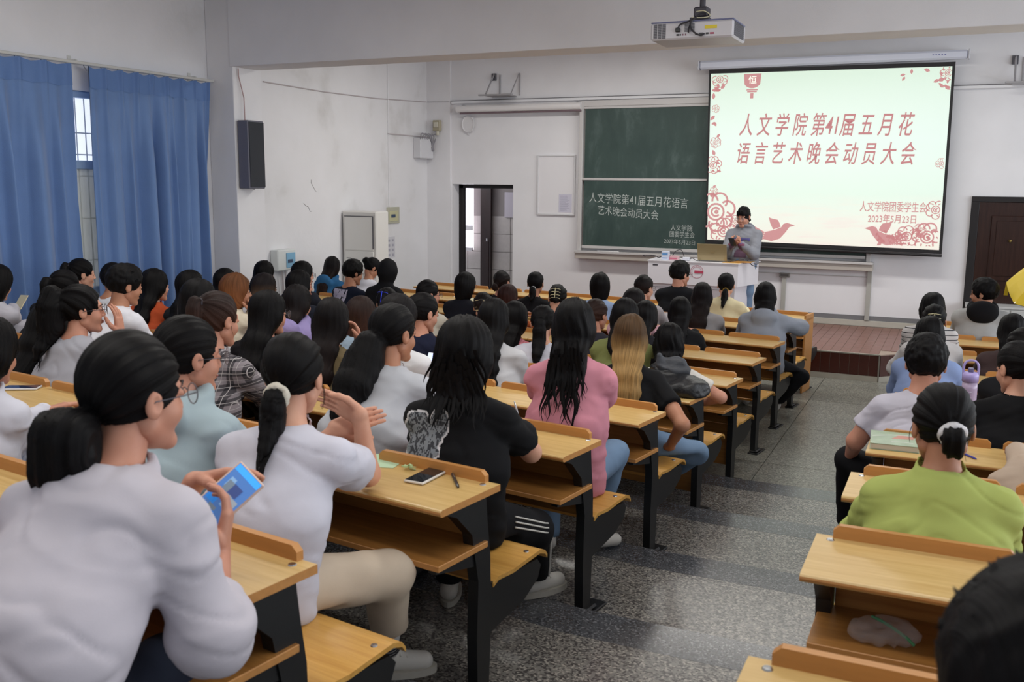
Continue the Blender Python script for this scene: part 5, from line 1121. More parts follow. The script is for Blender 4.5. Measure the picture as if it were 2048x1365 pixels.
    yb = lambda z: np.interp(z, [Pv[2], Md[2], Sc[2], Nk[2]+.03, H[2]], [Pv[1]-.13, Md[1]-.125-loose, Sc[1]-.112-loose, Nk[1]-.075, H[1]-.11])
    back = -1.
    chain = []; tailc = []; G = None; ends = None
    HL = o.get('hl', .2)
    if hair == 'long':
        ze = H[2]-.12-HL*(.30 if o.get('wavy') else 1.); hx = -o.get('hx', 0)
        zs = np.linspace(H[2]-.02, ze, 6); w0 = .088; 
        for k, z in enumerate(zs):
            t = k/5; yy = min(H[1]-.035-.03*t, yb(z)+.012) if z < H[2]-.06 else H[1]-.03
            chain.append((A_(H[0]+hx*t, yy, z), (w0*(1-.18*t))*(.70 if k == 0 else .58-.22*t), 1.42+(.35+o.get('flare', .75 if HL > .28 else .25))*t))
    if hair == 'bob':
        for k, z in enumerate(np.linspace(H[2]-.0, H[2]-.125, 4)): chain.append((frH((0, -.018-.008*k, z-H[2])), .074-.006*k, 1.14))
    if hair in ('pony', 'high', 'low', 'tied'):
        gz = {'pony': .012, 'high': .062, 'low': -.045, 'tied': -.02}[hair]; G = frH((0, -.098-(.004 if gz > 0 else 0), gz)); tl = o.get('tail', {'tied': .05}.get(hair, .16)); tw = o.get('tw', .030)
        p1 = G+RH@A_(0, -.028, .012 if hair == 'high' else -.005); P_ = [G, p1]
        n_ = 6; tx_ = o.get('tx', 0)
        for k in range(1, n_+1): z = p1[2]-tl*k/n_; P_.append(A_(p1[0]+tx_*k/n_, min(p1[1]-.012+.02*k/n_, yb(z)-.012), z))
        rr = [tw*.55, tw*.85]+[tw*(1.02-.0*k) if k < 4 else tw*(1.0-.26*(k-3)) for k in range(1, n_+1)]
        tailc = [(P_[k], P_[k+1], rr[k], rr[k+1]) for k in range(len(P_)-1)]
    if hair == 'bun': G = frH((0, -.09, .03)); tailc = [(frH((-.01, -.115, .03)), frH((.012, -.118, .045)), .036, .032)]
    if hair == 'clip': G = frH((0, -.088, -.02)); tailc = [(frH((0, -.095, -.035)), frH((0, -.098, .06)), .030, .026), (frH((-.02, -.09, .05)), frH((.02, -.092, .07)), .016, .014)]
    if hair == 'lowbun': G = frH((0, -.10, -.045)); tailc = [(frH((-.0, -.142, -.065)), frH((-.008, -.150, -.122)), .062, .056), (frH((.02, -.135, -.10)), frH((.01, -.13, -.16)), .045, .028)]
    if hair == 'lowbun2': G = frH((0, -.092, -.015)); tailc = [(frH((.0, -.118, -.035)), frH((.004, -.112, -.062)), .036, .030)]
    short = hair == 'short'
    Gl = toH(G[None].astype(F32))[0] if G is not None else None
    def fh(P):
        p = toH(P); D = ell(p, (0, -.014, .034), (.075+tb, .093+tb, .088+tb*1.05))
        if short: D = smin(D, ell(p, (0, .005, .075), (.066, .085, .062)), .02); D = smax(D, -(p[:, 2]+.062+.25*np.clip(p[:, 1], -.2, .2)), .01)
        if hair in ('bob', 'long'): D = smin(D, ell(p, (0, -.028, -.03), (.078+tb*.8, .074, .09)), .03)
        for k in range(len(chain)-1):
            (a, ra, sa_), (b, rb, sb) = chain[k], chain[k+1]; D = smin(D, cone(P, a, b, ra, rb, (1/(.5*(sa_+sb)), 1, 1)), .035)
        q = p.copy(); q[:, 0] = np.abs(q[:, 0])
        fc = ell(p, (0, .120, -.040 if not o.get('bangs') else -.06), (.069, .084, .108 if not short else .098)); D = smax(D, -fc, .008)
        if hair not in ('long', 'bob'): D = smax(D, -ell(q, (.088, .012, -.035), (.022, .036, .048)), .006); D = smax(D, -(p[:, 2]+.092+.10*p[:, 1]), .01)
        elif hair == 'bob' and hc != 'au': pass
        for t in tailc: D = smin(D, cone(P, *t), .014)
        return D
    if hair != 'hoodup':
        pts = [frH(v) for v in ((0, .12, .14), (0, -.13, .14), (0, -.13, -.12), (0, .1, -.12), (.1, 0, 0), (-.1, 0, 0))]+[c[0] for c in chain]+[t[1] for t in tailc]+[t[0] for t in tailc]
        lo = np.min(pts, 0)-(.08 if chain or tailc else .03); hi = np.max(pts, 0)+(.08 if chain else .05)
        V, Q = iso(fh, lo, hi, hh); V = smooth(V, Q, 1, .4); Nn = vnorm(V, Q)
        p = toH(V.astype(F32)); L_tot = max(.2, H[2]+.12-(chain[-1][0][2] if chain else (tailc[-1][1][2] if tailc else H[2]-.1)))
        if G is not None:
            ax = -Gl/np.linalg.norm(Gl); e1 = np.cross(ax, (1, 0, 0)); e1 /= np.linalg.norm(e1); e2 = np.cross(ax, e1); v = p-Gl; u = np.arctan2(v@e1, v@e2)*9.
            if tailc: td = np.min([cone(V.astype(F32), *t) for t in tailc], 0); dd = td < .004; u = np.where(dd, (V[:, 0]-G[0])*230, u)
        elif short: u = (p[:, 0]*90+p[:, 1]*60)
        else:
            u = np.arctan2(p[:, 0], -(p[:, 1]-.03))*11.; lowz = V[:, 2] < H[2]-.10; u2 = (V[:, 0]-H[0])*125; w = np.clip((H[2]-.02-V[:, 2])/.14, 0, 1); u = u*(1-w)+u2*w
        z = V[:, 2]; wv = (.9*np.sin(z*22+off) if o.get('wavy') else .25*np.sin(z*9+off)); g = n1(u*.55+wv, off)*.9+n1(u*1.7+wv*2, off+50)*.6
        amp = (.0042 if not short else .0055)*(1.35 if o.get('wavy') else 1)
        if short: g = vnoise(V, (62, 62, 50), off)*(.55 if near else 1)
        V = V+Nn*(g*amp)[:, None]
        if hair == 'long':
            e = chain[-1][0][2]; m_ = np.clip((e+.10-V[:, 2])/.10, 0, 1); V[:, 2] -= m_*(n1((V[:, 0]-H[0])*90, off)*.022+.0)
        if hair == 'lowbun': V[:, 2] -= 0
        attr = np.stack([u*.6+wv, z*6, np.clip((H[2]+.12-z)/L_tot, 0, 1)], 1); Vh = [V]; Qh = [Q]; Ah = [attr]; n0 = len(V)
        def addrib(paths, w, grad0=.4):
            nonlocal n0
            n, m, _ = paths.shape; side = np.stack([np.cos(rs.uniform(-.5, .5, n)), rs.uniform(-.6, .6, n), np.zeros(n)], 1)
            V2, Q2 = ribbons(paths, w, side); Vh.append(V2); Qh.append(Q2+n0); n0 += len(V2)
            Ah.append(np.stack([np.repeat(rs.uniform(0, 60, n), m*3)+np.tile([0, .3, .6], n*m), V2[:, 2]*6, np.clip((H[2]+.12-V2[:, 2])/L_tot, 0, 1)], 1))
        cnt = 70 if near else (34 if not far else 14)
        if hair == 'long' and (HL > .13 or o.get('wavy')):
            m = 12; t = np.linspace(0, 1, m); e = chain[-1][0][2]; hw = chain[-1][1]*chain[-1][2]*(1.35 if o.get('wavy') else 1.02); tot = max(HL, .12) if o.get('wavy') else .07
            n = int(cnt*(1.5 if o.get('wavy') else 1)); x0 = rs.uniform(-1, 1, n)*hw; zt0 = e+rs.uniform(.03, .10, n)+(rs.uniform(0, .10, n) if o.get('wavy') else 0); ln = rs.uniform(.45, 1.05, n)*tot*(1 if not o.get('wavy') else .85)+.05
            z = zt0[:, None]-ln[:, None]*t; ph = rs.uniform(0, 6.28, n)[:, None]; am_ = (.018 if o.get('wavy') else .004)*t*(rs.uniform(.4, 1.3, n)[:, None])
            x = chain[-1][0][0]+x0[:, None]*(1+(.55 if o.get('wavy') else .0)*t)+am_*np.sin(z*(38 if o.get('wavy') else 22)+ph); y = np.minimum(yb(z)-.006, chain[-1][0][1]-.02*0)-rs.uniform(0, .010, n)[:, None]
            y = y*np.ones_like(x)-.012*(1-t)
            addrib(np.stack([x, y, z], -1), rs.uniform(.004, .013, n) if o.get('wavy') else rs.uniform(.003, .006, n))
        if tailc and hair in ('pony', 'high', 'low') and tailc[-1][1][2] < G[2]-.06:
            m = 8; t = np.linspace(0, 1, m); n = cnt//2+4; tp, te, r0_, r1_ = tailc[-2]; x0 = rs.uniform(-1, 1, n)*r0_*.9; yo = rs.uniform(-1, 1, n)*r0_*.6
            ln = rs.uniform(.05, .11, n)*(1.4 if o.get('wavy') else 1); z = (tp[2]+rs.uniform(-.01, .03, n))[:, None]-ln[:, None]*t
            x = tp[0]+x0[:, None]*(1-.45*t)+(.012 if o.get('wavy') else .003)*t*np.sin(z*60+rs.uniform(0, 6, n)[:, None]); y = np.minimum((tp[1]+yo)[:, None], yb(z)-.006)
            addrib(np.stack([x, y, z], -1), rs.uniform(.003, .007, n))
        if hair in ('tied', 'lowbun', 'lowbun2', 'clip', 'bun', 'low', 'high', 'pony') and not far and abs(yaw) < 25:      # loose wisps at the temples and the nape
            m = 8; t = np.linspace(0, 1, m); n = 8; sgn = np.where(rs.rand(n) < .5, -1, 1.); n = 4; sgn = sgn[:n]; st = np.array([frH((sg*.079, .022+rs.uniform(-.012, .008), .0+rs.uniform(-.01, .03))) for sg in sgn])
            z = st[:, 2][:, None]-rs.uniform(.05, .11, n)[:, None]*t; x = st[:, 0][:, None]+.006*np.sin(z*50+sgn[:, None]); y = st[:, 1][:, None]+.0*t; addrib(np.stack([x, y, z], -1), rs.uniform(.0006, .0014, n))
        if short:
            m = 4; t = np.linspace(0, 1, m); n = cnt*3; v = rs.normal(size=(n, 3)); v[:, 2] = np.abs(v[:, 2]); v /= np.linalg.norm(v, axis=1)[:, None]; k = v[:, 1] < .75; v = v[k]; n = len(v)
            st = v*np.array([.088, .104, .10])+np.array([0, -.012, .036]); pa = st[:, None]+t[None, :, None]*(v*.006+np.array([0, .010, -.006])+rs.normal(size=v.shape)*.006)[:, None]; pa = frH(pa.reshape(-1, 3)).reshape(n, m, 3); addrib(pa, rs.uniform(.003, .006, n))
        if o.get('bangs') or stand:
            m = 8; t = np.linspace(0, 1, m); n = 26; x0 = rs.uniform(-.055, .055, n); st = np.stack([x0*.6, np.full(n, .070), np.full(n, .098)], 1); en = np.stack([x0*1.05, .098-np.abs(x0)*.35, rs.uniform(.008, .03, n)], 1)
            mid = (st+en)/2+np.array([0, .018, .01]); pa = (1-t)[None, :, None]**2*st[:, None]+2*((1-t)*t)[None, :, None]*mid[:, None]+t[None, :, None]**2*en[:, None]; pa = frH(pa.reshape(-1, 3)).reshape(n, m, 3); addrib(pa, np.full(n, .004))
        hair_o = link('hair', np_mesh('hair', np.concatenate(Vh), np.concatenate(Qh), hm, np.concatenate(Ah)), R)
        if hair in ('pony', 'high', 'low', 'lowbun', 'lowbun2'):
            c0, c1, ra, rb = tailc[0]; cc = G+(c1-c0)*.35 if hair not in ('lowbun', 'lowbun2') else G+(c0-G)*.35; tm = mat('tie_'+o.get('tie', '#2a2530')[1:], o.get('tie', '#2a2530'), .7, bump=.4, bscale=120)
            axd = (c1-c0) if hair not in ('lowbun', 'lowbun2') else (c0-G); scr = hair in ('lowbun', 'lowbun2') or key == 'a30'
            V, Q = ring(cc, axd, .023 if not scr else .028, .006 if not scr else .012, 28, 8)
            if scr: V = V+vnoise(V, (90, 90, 90), off)[:, None]*.004
            link('hair_tie' if not scr else 'scrunchie', np_mesh('hair_tie', V, Q, tm), R)
        if 'clipc' in o:
            mb = MB(); cc = frH((0, -.128, .03))
            for s in (-1, 1):
                for j in range(4 if key != 'a21' else 1): a0 = frH((s*.006, -.122, .065-.028*j)); mb.tube(bez([a0, frH((s*.03, -.132, .062-.028*j)), frH((s*.045, -.112, .058-.028*j))], 8), [.0028]*4+[.0022]*3+[.0016], 6)
            mb.tube([frH((0, -.128, .07)), frH((0, -.130, -.02))], .0032, 6); mb.build('hair_claw', mat('claw_'+o['clipc'][1:], o['clipc'], .25), R, smooth=True)
        if key == 'a22' or key == 'a9':
            mb = MB(); mb.tube(bez([frH((.082, -.03, .02)), frH((.094, -.02, .0)), frH((.09, -.01, -.03))], 8), .004, 6); mb.build('hair_grip', mat('grip_pearl', '#d8c8a8', .3), R)
    # ---- face details and glasses
    if o.get('face', abs(yaw) > 25 or stand) and row >= 0:
        for s in (1, -1):
            mb = MB(); mb.lathe([(.0, -.0095), (.006, -.0078), (.0095, 0), (.006, .0078), (0, .0095)], n=10); me = mb.mesh('eye', mat('eye_dark', '#2a1f1c', .15), True)
            e = link('eye', me, R, tuple(frH((s*.031, .0845, .001)))); mb = MB()
            mb.tube([frH((s*.013, .0915, .021)), frH((s*.030, .0905, .025)), frH((s*.047, .078, .018))], [.0022, .003, .0012], 6); mb.build('eyebrow', mat('brow', '#2a2022', .8), R)
        mb = MB(); mb.tube([frH((-.019, .087, -.0645)), frH((-.008, .0945, -.0620)), frH((.008, .0945, -.0620)), frH((.019, .087, -.0645))], [.001, .0026, .0026, .001], 6)
        mb.tube([frH((-.016, .088, -.0665)), frH((0, .0945, -.0695)), frH((.016, .088, -.0665))], [.001, .0032, .001], 6); mb.build('lips', mat('lip_rose', '#a05a54', .45), R)
    if o.get('gl'):
        g = MB(); gm = mat('glasses_frame', '#55545c', .25, .6) if key not in ('a16', 'c46') else mat('glasses_black', '#15151a', .3)
        for s in (1, -1):
            V, Q = ring(A_(s*.0335, .112, -.003), A_(s*.12, 1, 0), .0215, .0013, 22, 5, 1.); g.add(frH(V), [tuple(q) for q in Q])
            g.tube([frH((s*.054, .107, .002)), frH((s*.080, .06, .004)), frH((s*.083, -.002, .0)), frH((s*.080, -.018, -.012))], .0014, 5)
        g.tube([frH((-.010, .114, .001)), frH((0, .117, .004)), frH((.010, .114, .001))], .0013, 5); go = g.build('glasses', gm, R, smooth=True)
        for s in (1, -1):
            mb = MB(); A = np.linspace(0, 2*np.pi, 16, endpoint=False); V = frH(np.stack([s*.0335+np.cos(A)*.0205, .112-np.abs(np.cos(A))*0, -.003+np.sin(A)*.0205], 1)+np.array([0, .0, 0])); mb.add(V, [tuple(range(16))]); mb.build('lens', mat('lens_glass', '#dfe6ee', .05, alpha=.18), go)
    info = dict(R=R, arms=arms, H=H, frH=frH, Nk=Nk, Sc=Sc, Md=Md, gV=gV, gQ=gQ, garment=garment, root=root)
    if key in ('a2', 'a18', 'a27', 'a3', 'a20'): pass
    return info

def loc2w(root, p):
    c, s = math.cos(root[3]), math.sin(root[3]); return (root[0]+p[0]*c-p[1]*s, root[1]+p[0]*s+p[1]*c, root[2]+p[2])
def print_on(info, name, cells, m, off=.003, label=None, side=-1):
    """flat print laid on the cloth: cells = list of quads in (x,z); projected on the garment from behind (side=-1) or the front"""
    from mathutils.bvhtree import BVHTree
    bv = BVHTree.FromPolygons(info['gV'].tolist(), info['gQ'].tolist()); mb = MB(); cache = {}
    def pr(x, z):
        k = (round(x, 4), round(z, 4))
        if k not in cache:
            h = bv.ray_cast(Vector((x, side*1.5, z)), Vector((0, -side, 0)), 3.)
            cache[k] = None if h[0] is None else (x, h[0][1]+side*off, z)
        return cache[k]
    for q in cells:
        P = [pr(*c) for c in q]
        if all(P) and max(p[1] for p in P)-min(p[1] for p in P) < .05: mb.add(P, [(0, 1, 2, 3)])
    if mb.n: mb.build(name, m, info['R'], smooth=True, label=label)
def cells(f, x0, x1, z0, z1, s=.005):
    out = []
    for x in np.arange(x0, x1, s):
        for z in np.arange(z0, z1, s):
            if f(x+s/2, z+s/2): out.append([(x, z), (x+s, z), (x+s, z+s), (x, z+s)])
    return out
INFO = {}
for (key, root, H, row, hair, hc, top, tc, label, o) in PEOPLE:
    INFO[key] = person(key, root, H, row, hair, hc, top, tc, label, o)
SPK = person('speaker', (-1.15, 2.0, SZ, math.pi-.12), (0, .05, 1.385), 6, 'low', 'k', 'hoodie', '#85878f', 'person in grey hoodie and jeans standing on stage reading a phone', dict(pitch=14, yaw=6, gl=1, face=1, bangs=1, legs='jeans', tail=.05, tx=.0, R=(.05, .26, 1.06), L=(-.05, .26, 1.06), hand='hold', wide=1.12), stand=True)

# ---------------------------------------------------------------- prints on garments
_v = lambda x, z, s: float(vnoise(np.array([[x*s, .3, z*s]]))[0])
def bear(x, z):   # two fluffy lumps: head with ears above a round body
    h = ((x+.022)/.062)**2+((z-.83)/.058)**2 < 1+.25*_v(x, z, 60) or ((x-.030)/.026)**2+((z-.868)/.034)**2 < 1
    b = ((x+.028)/.078)**2+((z-.715)/.062)**2 < 1+.2*_v(x, z, 60) or ((x-.05)/.022)**2+((z-.73)/.03)**2 < 1
    return h or b
def grown(f, r): return lambda x, z: any(f(x+dx, z+dz) for dx in (-r, 0, r) for dz in (-r, 0, r))
i = INFO['a27']; zc = i['Md'][2]+.04
fb = lambda x, z: bear((x+.062)/1.30+.005, (z-zc)/1.40+.775)
CB = cells(fb, -.20, .12, zc-.16, zc+.19, .0042)
print_on(i, 'bear_print_outline', [c for c in cells(grown(fb, .0055), -.21, .13, zc-.17, zc+.20, .0042)], mat('print_white', '#cfcdd0', .8), .002, label='white outline of the bear print')
dk_, lt_ = [], []
for c in CB: (lt_ if vnoise(np.array([[c[0][0]*130, 0, c[0][1]*170+math.sin(c[0][0]*160)*2]]))[0] > -.12 else dk_).append(c)
print_on(i, 'bear_print', lt_, mat('print_fur_grey', '#7d8288', .85), .0035); print_on(i, 'bear_print', dk_, mat('print_fur_dark', '#34363c', .85), .0035)
i = INFO['a16']; zc = i['Sc'][2]
ft = lambda x, z: -.17 < x < .06 and zc-.085-.03*abs(math.sin(x*70)) < z < zc+.03 and _v(x, z*.25, 95) > -.5
print_on(i, 'tie_dye_patch', cells(ft, -.18, .08, zc-.14, zc+.04, .008), mat('tie_dye_lilac', '#b9b4c9', .8), .003)
i = SPK; zc = i['Md'][2]+.06
pf = MB()
print_on(i, 'chest_print', cells(lambda x, z: True, -.105, .105, zc-.02, zc+.035, .012), mat('print_violet', '#5a5590', .8), .003, side=1)
print_on(i, 'chest_print', cells(lambda x, z: True, -.105, .105, zc-.045, zc-.02, .012), mat('print_maroon', '#7d4358', .8), .003, side=1)
print_on(i, 'chest_print', cells(lambda x, z: True, -.075, .075, zc-.20, zc-.05, .012), mat('print_plum', '#5c4257', .8), .003, side=1)
# stripes down the track trousers of the person in the bear tee
# ---------------------------------------------------------------- things held in hands
def phone(loc, rotm_, label, screen='#2a2c33', case='#d9d6d2', emit=0., w=.074, l=.156, picture=False, group=None):
    r = empty('phone', (0, 0, 0), label=label, cat='phone', group=group)
    mb = MB(); mb.box(-w/2, w/2, -l/2, l/2, -.0045, .0045, .003); mb.build('case', mat('phone_case_'+case[1:], case, .4), r)
    s = MB().box(-w/2+.004, w/2-.004, -l/2+.004, l/2-.004, .0046, .0052).build('screen', mat('phone_screen_'+screen[1:]+('_e' if emit else ''), screen, .08, emit=emit), r)
    if picture:
        cols = ['#7fa3c8', '#4a6fb0', '#8d97a0', '#3b4a7c', '#6c7a88', '#2f7fd0']; rs = np.random.RandomState(5)
        for k in range(16):
            x0 = rs.uniform(-w/2+.006, w/2-.03); y0 = rs.uniform(-l/2+.01, l/2-.045); c = cols[k % 6]
            MB().box(x0, x0+rs.uniform(.012, .024), y0, y0+rs.uniform(.008, .026), .0053, .0055+.00005*k).build('picture_tile', mat('pix_'+c[1:], c, .3, emit=.55), s)
        MB().box(-w/2+.005, w/2-.005, l/2-.02, l/2-.005, .0053, .0056).build('status_bar', mat('pix_bar', '#3f9be8', .3, emit=.7), s)
    r.matrix_world = Matrix.Translation(Vector(loc)) @ rotm_.to_4x4(); return r
def frame(x, y):      # screen-right axis x, screen-up axis y
    y = Vector(y).normalized(); x = Vector(x); x = (x-y*x.dot(y)).normalized(); z = x.cross(y); return Matrix((x, y, z)).transposed()
def hold(key, side, dl, fr, **k):
    i = INFO[key] if key != 'S' else SPK; p = i['arms'][side][2]+np.array(dl); R_m = Matrix.Rotation(i['root'][3], 3, 'Z') @ fr
    return phone(loc2w(i['root'], p), R_m, **k)
hold('a33', 1, (-.012, .05, .098), frame((.75, .1, -.25), (.50, .45, .50)), label='phone showing bluish pictures in the hand of the foreground person in white', case='#d5b8a8', screen='#4f79b8', emit=.5, picture=True, w=.078, l=.165)
hold('a28', 1, (.0, .06, .07), frame((1, 0, .1), (.05, .45, .9)), label='lit blue white phone held above the desk by the brown haired person', screen='#9fb4ea', emit=.8, w=.07, l=.14)
hold('a36', 1, (.03, .05, .04), frame((1, .2, 0), (-.1, .6, .6)), label='cream cased phone held at the left edge before the blue curtain', screen='#b9b29a', case='#c9bd9c', w=.07, l=.14)
hold('a37', 1, (.03, .07, .03), frame((1, -.3, 0), (.5, .8, .3)), label='dark screened phone held low beside the knees at the left edge', screen='#3a4450', case='#2a2b30')
hold('a39', 1, (.05, .04, .0), frame((.8, -.55, .05), (.6, .75, .12)), label='phone with pale green screen in the lower left hand', screen='#6f9485', case='#8d9a94', emit=.25)
hold('S', 1, (-.03, .10, .03), frame((-1, 0, 0), (0, .6, .5)), label='dark phone in both hands of the person on stage', screen='#30323a', case='#22232a')

# ---------------------------------------------------------------- things on the desks
def on(r, x, y): return (x, y, RZ(r)+.760)
ph = phone((-.249, -7.442, RZ(8)+.760+.006), Matrix.Rotation(math.radians(-2), 3, 'Z'), label='switched off phone in a white case flat on the desk', screen='#1d1f24', case='#dcd8d2')
def pen(a, b, m, label, r=.0045):
    a, b = Vector(a), Vector(b); d = b-a; o = empty('pen', tuple(a), label=label, cat='pen'); u = d.normalized()
    MB().tube([(0, 0, 0), tuple(d*.12), tuple(d*.9)], [r*.5, r, r], 8).build('barrel', m, o); MB().tube([tuple(d*.9), tuple(d)], [r*.8, r*.55], 8).build('cap', chrome, o); MB().tube([tuple(d*.6+Vector((0, 0, r))), tuple(d*.92+Vector((0, 0, r*1.5)))], .0012, 5).build('clip', chrome, o); return o
pen(on(8, -.099, -7.495)[:2]+(RZ(8)+.7655,), (-.19, -7.372, RZ(8)+.7655), mat('pen_black', '#26262b', .3), 'black ballpoint pen beside the white cased phone', .0055)
pen((1.42, -5.69, RZ(6)+.765), (1.34, -5.58, RZ(6)+.765), mat('pen_blue', '#3d3f9c', .3), 'blue pen on the desk in front of the green collared top')
i = INFO['a27']; _p = loc2w(i['root'], i['arms'][1][2]+np.array([-.02, .07, -.01])); pen(_p, (_p[0]-.03, _p[1]-.02, _p[2]+.13), mat('pen_white', '#c9c9cf', .3), 'white pen in the fingers of the person in the bear tee', .004)
cr = empty('paper_sheet', (-.46, -7.345, RZ(8)+.7605), label='pale green paper sheet on the desk by the elbow', cat='paper'); MB().prism([(-.10, .06), (.04, .085), (.06, -.055), (-.06, -.09)], 0, .0012, 2).build('sheet', mat('paper_mint', '#b9d6b4', .8), cr)
wr_ = empty('wrapper', (-.344, -7.39, RZ(8)+.762), label='twisted pale green sweet wrapper on the desk', cat='wrapper'); mb = MB()
for k in range(7): a = k*.9; mb.prism([(0, 0), (.026*math.cos(a), .026*math.sin(a)), (.02*math.cos(a+.5), .02*math.sin(a+.5))], .001+.002*k, .0025+.003*k, 2)
mb.build('foil', mat('wrapper_green', '#b5cf9c', .35), wr_)
eb = empty('earbud_case', (-.295, -5.40, RZ(6)+.775), label='small cream earbud case behind the desk lip', cat='earbud case'); mb = MB(); mb.lathe([(0, -.034), (.010, -.032), (.014, -.022), (.014, .022), (.010, .032), (0, .034)], n=14); me = mb.mesh('case', mat('earbud_cream', '#d9c9b4', .3), True); me.transform(Matrix.Rotation(math.pi/2, 4, 'Y')); link('case', me, eb); MB().box(-.03, .03, -.0146, -.0142, .002, .0028).build('seam', mat('seam_grey', '#9c8f7d', .5), eb)
def lathe_thing(name, loc, parts, label, cat):
    o = empty(name, loc, label=label, cat=cat)
    for nm, prof, m in parts: MB().lathe(prof, n=20).build(nm, m, o, smooth=True)
    return o
lathe_thing('thermos', (-1.865, -3.31, .76), [('body', [(.0, 0), (.034, .001), (.035, .01), (.035, .165), (.033, .17), (0, .171)], mat('thermos_white', '#cfccd8', .3)), ('lid', [(0, .171), (.036, .172), (.036, .20), (.033, .206), (0, .207)], mat('thermos_lid', '#b9b6bd', .3))], 'white thermos cup with a pale lid on the desk', 'cup')
o = lathe_thing('sports_bottle', (1.39, -4.66, RZ(5)+.76), [('body', [(0, 0), (.036, .001), (.038, .012), (.038, .20), (.036, .235), (0, .236)], mat('bottle_lilac', '#bcaac6', .2, alpha=.85)), ('cap', [(0, .236), (.040, .237), (.040, .272), (.033, .285), (0, .286)], mat('cap_lavender', '#a99bd2', .35))], 'large lavender water bottle with a carry loop', 'bottle')
MB().tube(bez([(-.034, 0, .26), (-.034, 0, .32), (-.015, 0, .345), (.015, 0, .345), (.034, 0, .32), (.034, 0, .26)], 24), .006, 8).build('carry_loop', mat('cap_lavender', '#a99bd2', .35), o); MB().box(-.014, .014, -.012, .012, .285, .31, .005).build('spout', mat('spout_grey', '#6c6688', .3), o)
for k in range(6): MB().box(-.004, .012, -.0388, -.0375, .05+.027*k, .052+.027*k).build('measure_mark', mat('mark_white', '#dcd6e4', .6), o)
o = lathe_thing('water_bottle', (1.355, -5.60, RZ(6)+.76), [('body', [(0, 0), (.030, .002), (.032, .02), (.029, .06), (.032, .09), (.031, .14), (.020, .185), (.013, .20), (0, .201)], mat('clear_plastic', '#cfd8da', .08, alpha=.35)), ('cap', [(0, .20), (.015, .201), (.015, .228), (0, .229)], mat('cap_white', '#d9dcdd', .4))], 'clear plastic drinking bottle with white cap', 'bottle')
bk = empty('book', (1.075, -5.575, RZ(6)+.76), .06, label='thick book with green and pink landscape cover on the right desk', cat='book'); pgm = mat('pages_cream', '#c9c2b2', .8)
MB().box(-.085, .11, -.125, .11, .003, .026, .001).build('pages', pgm, bk); c_ = MB().box(-.088, .113, -.128, .113, .026, .0285, .001).build('front_cover', mat('cover_green', '#a3b59c', .4, noise=.25, nscale=14), bk); MB().box(-.088, .113, -.128, .113, .0, .003, .001).build('back_cover', mat('cover_green', '#a3b59c', .4), bk)
MB().prism([(.0, -.02), (.09, -.005), (.10, .045), (.03, .05)], .0286, .029, 2).build('pink_field', mat('cover_pink', '#c58f80', .5), c_); MB().prism([(-.08, .0), (.0, .04), (.11, .06), (.11, .07), (.0, .05), (-.08, .012)], .0286, .0292, 2).build('white_swoosh', mat('cover_white', '#cfd2cb', .5), c_); MB().box(0, .09, -.075, -.068, .0286, .029).build('title_bar', mat('cover_white', '#cfd2cb', .5), c_)
nb_ = empty('small_box', (1.60, -5.58, RZ(6)+.76), .1, label='white and dark red small box on the right desk', cat='box'); MB().box(-.06, .08, -.09, .08, 0, .022, .002).build('case', mat('maroon_case', '#6a1f35', .4), nb_); MB().box(-.058, .078, -.088, .078, .022, .026, .001).build('lid', mat('lid_white', '#cfccd2', .4), nb_)
def sheets(loc, rot, label, col='#cfd0cc', w=.21, l=.29, pages=True):
    o = empty('open_notebook', loc, rot, label=label, cat='notebook'); m = mat('page_'+col[1:], col, .8)
    for s in (-1, 1): MB().prism([(0, .004), (s*.03, .010), (s*w*.9, .006), (s*w, .001), (0, .0)][::s], -l/2, l/2, 1).build('page_block', m, o)
    return o
sheets((-4.98, -1.42, .76), -.15, 'open notebook with white pages beside the tie-dye shirt'); sheets((-3.62, -.48, .76), -.1, 'open yellowish notebook on the second row desk', '#cbc7a9', .2, .26)
tb = empty('tablet_book', (-4.32, -4.86, RZ(6)+.76), .2, label='open grey teal book on the desk right of the white sleeve', cat='book'); MB().box(-.2, .2, -.12, .12, 0, .012, .003).build('cover', mat('teal_grey', '#4f6668', .5), tb); MB().box(-.19, -.005, -.11, .11, .012, .018, .002).build('page', mat('page_teal', '#8fa3a3', .5), tb); MB().box(.005, .19, -.11, .11, .012, .018, .002).build('page', mat('page_teal', '#8fa3a3', .5), tb)
phone((-2.585, -7.11, RZ(8)+.766), Matrix.Rotation(math.radians(-60), 3, 'Z'), label='white cased phone on the left desk near the frame edge', screen='#2b3350', case='#cfd0d6')
# crumpled black jacket thrown over the desk of the fifth row
jk = empty('folded_jacket', (-.20, -4.55, RZ(5)+.76), -.15, label='crumpled black jacket with grey hood thrown over the desk', cat='jacket')
def fj(P):
    D = ell(P, (0, -.02, .045), (.20, .15, .055)); D = smin(D, ell(P, (.15, -.06, .035), (.08, .08, .045)), .04); D = smin(D, ell(P, (-.08, .05, .10), (.10, .06, .07)), .05); return smax(D, -P[:, 2]+.002, .01)
V, Q = iso(fj, (-.26, -.22, -.02), (.28, .18, .21), .010); Nn = vnorm(V, Q); V = V+Nn*((1-2*np.abs(vnoise(V, (13, 10, 22), 3)))*.016+vnoise(V, (30, 24, 40), 7)*.007)[:, None]; V[:, 2] = np.maximum(V[:, 2], .003)
jm = mat('jacket_black', '#15161a', .45, bump=.5, bscale=40); link('cloth', np_mesh('cloth', V, Q, jm), jk)
def fh2(P): D = ell(P, (-.03, .035, .13), (.105, .05, .075)); D = smax(D, -ell(P, (-.03, .06, .12), (.08, .045, .055)), .01); return smin(D, cone(P, (-.09, .02, .13), (-.11, .0, .215), .035, .008), .03)
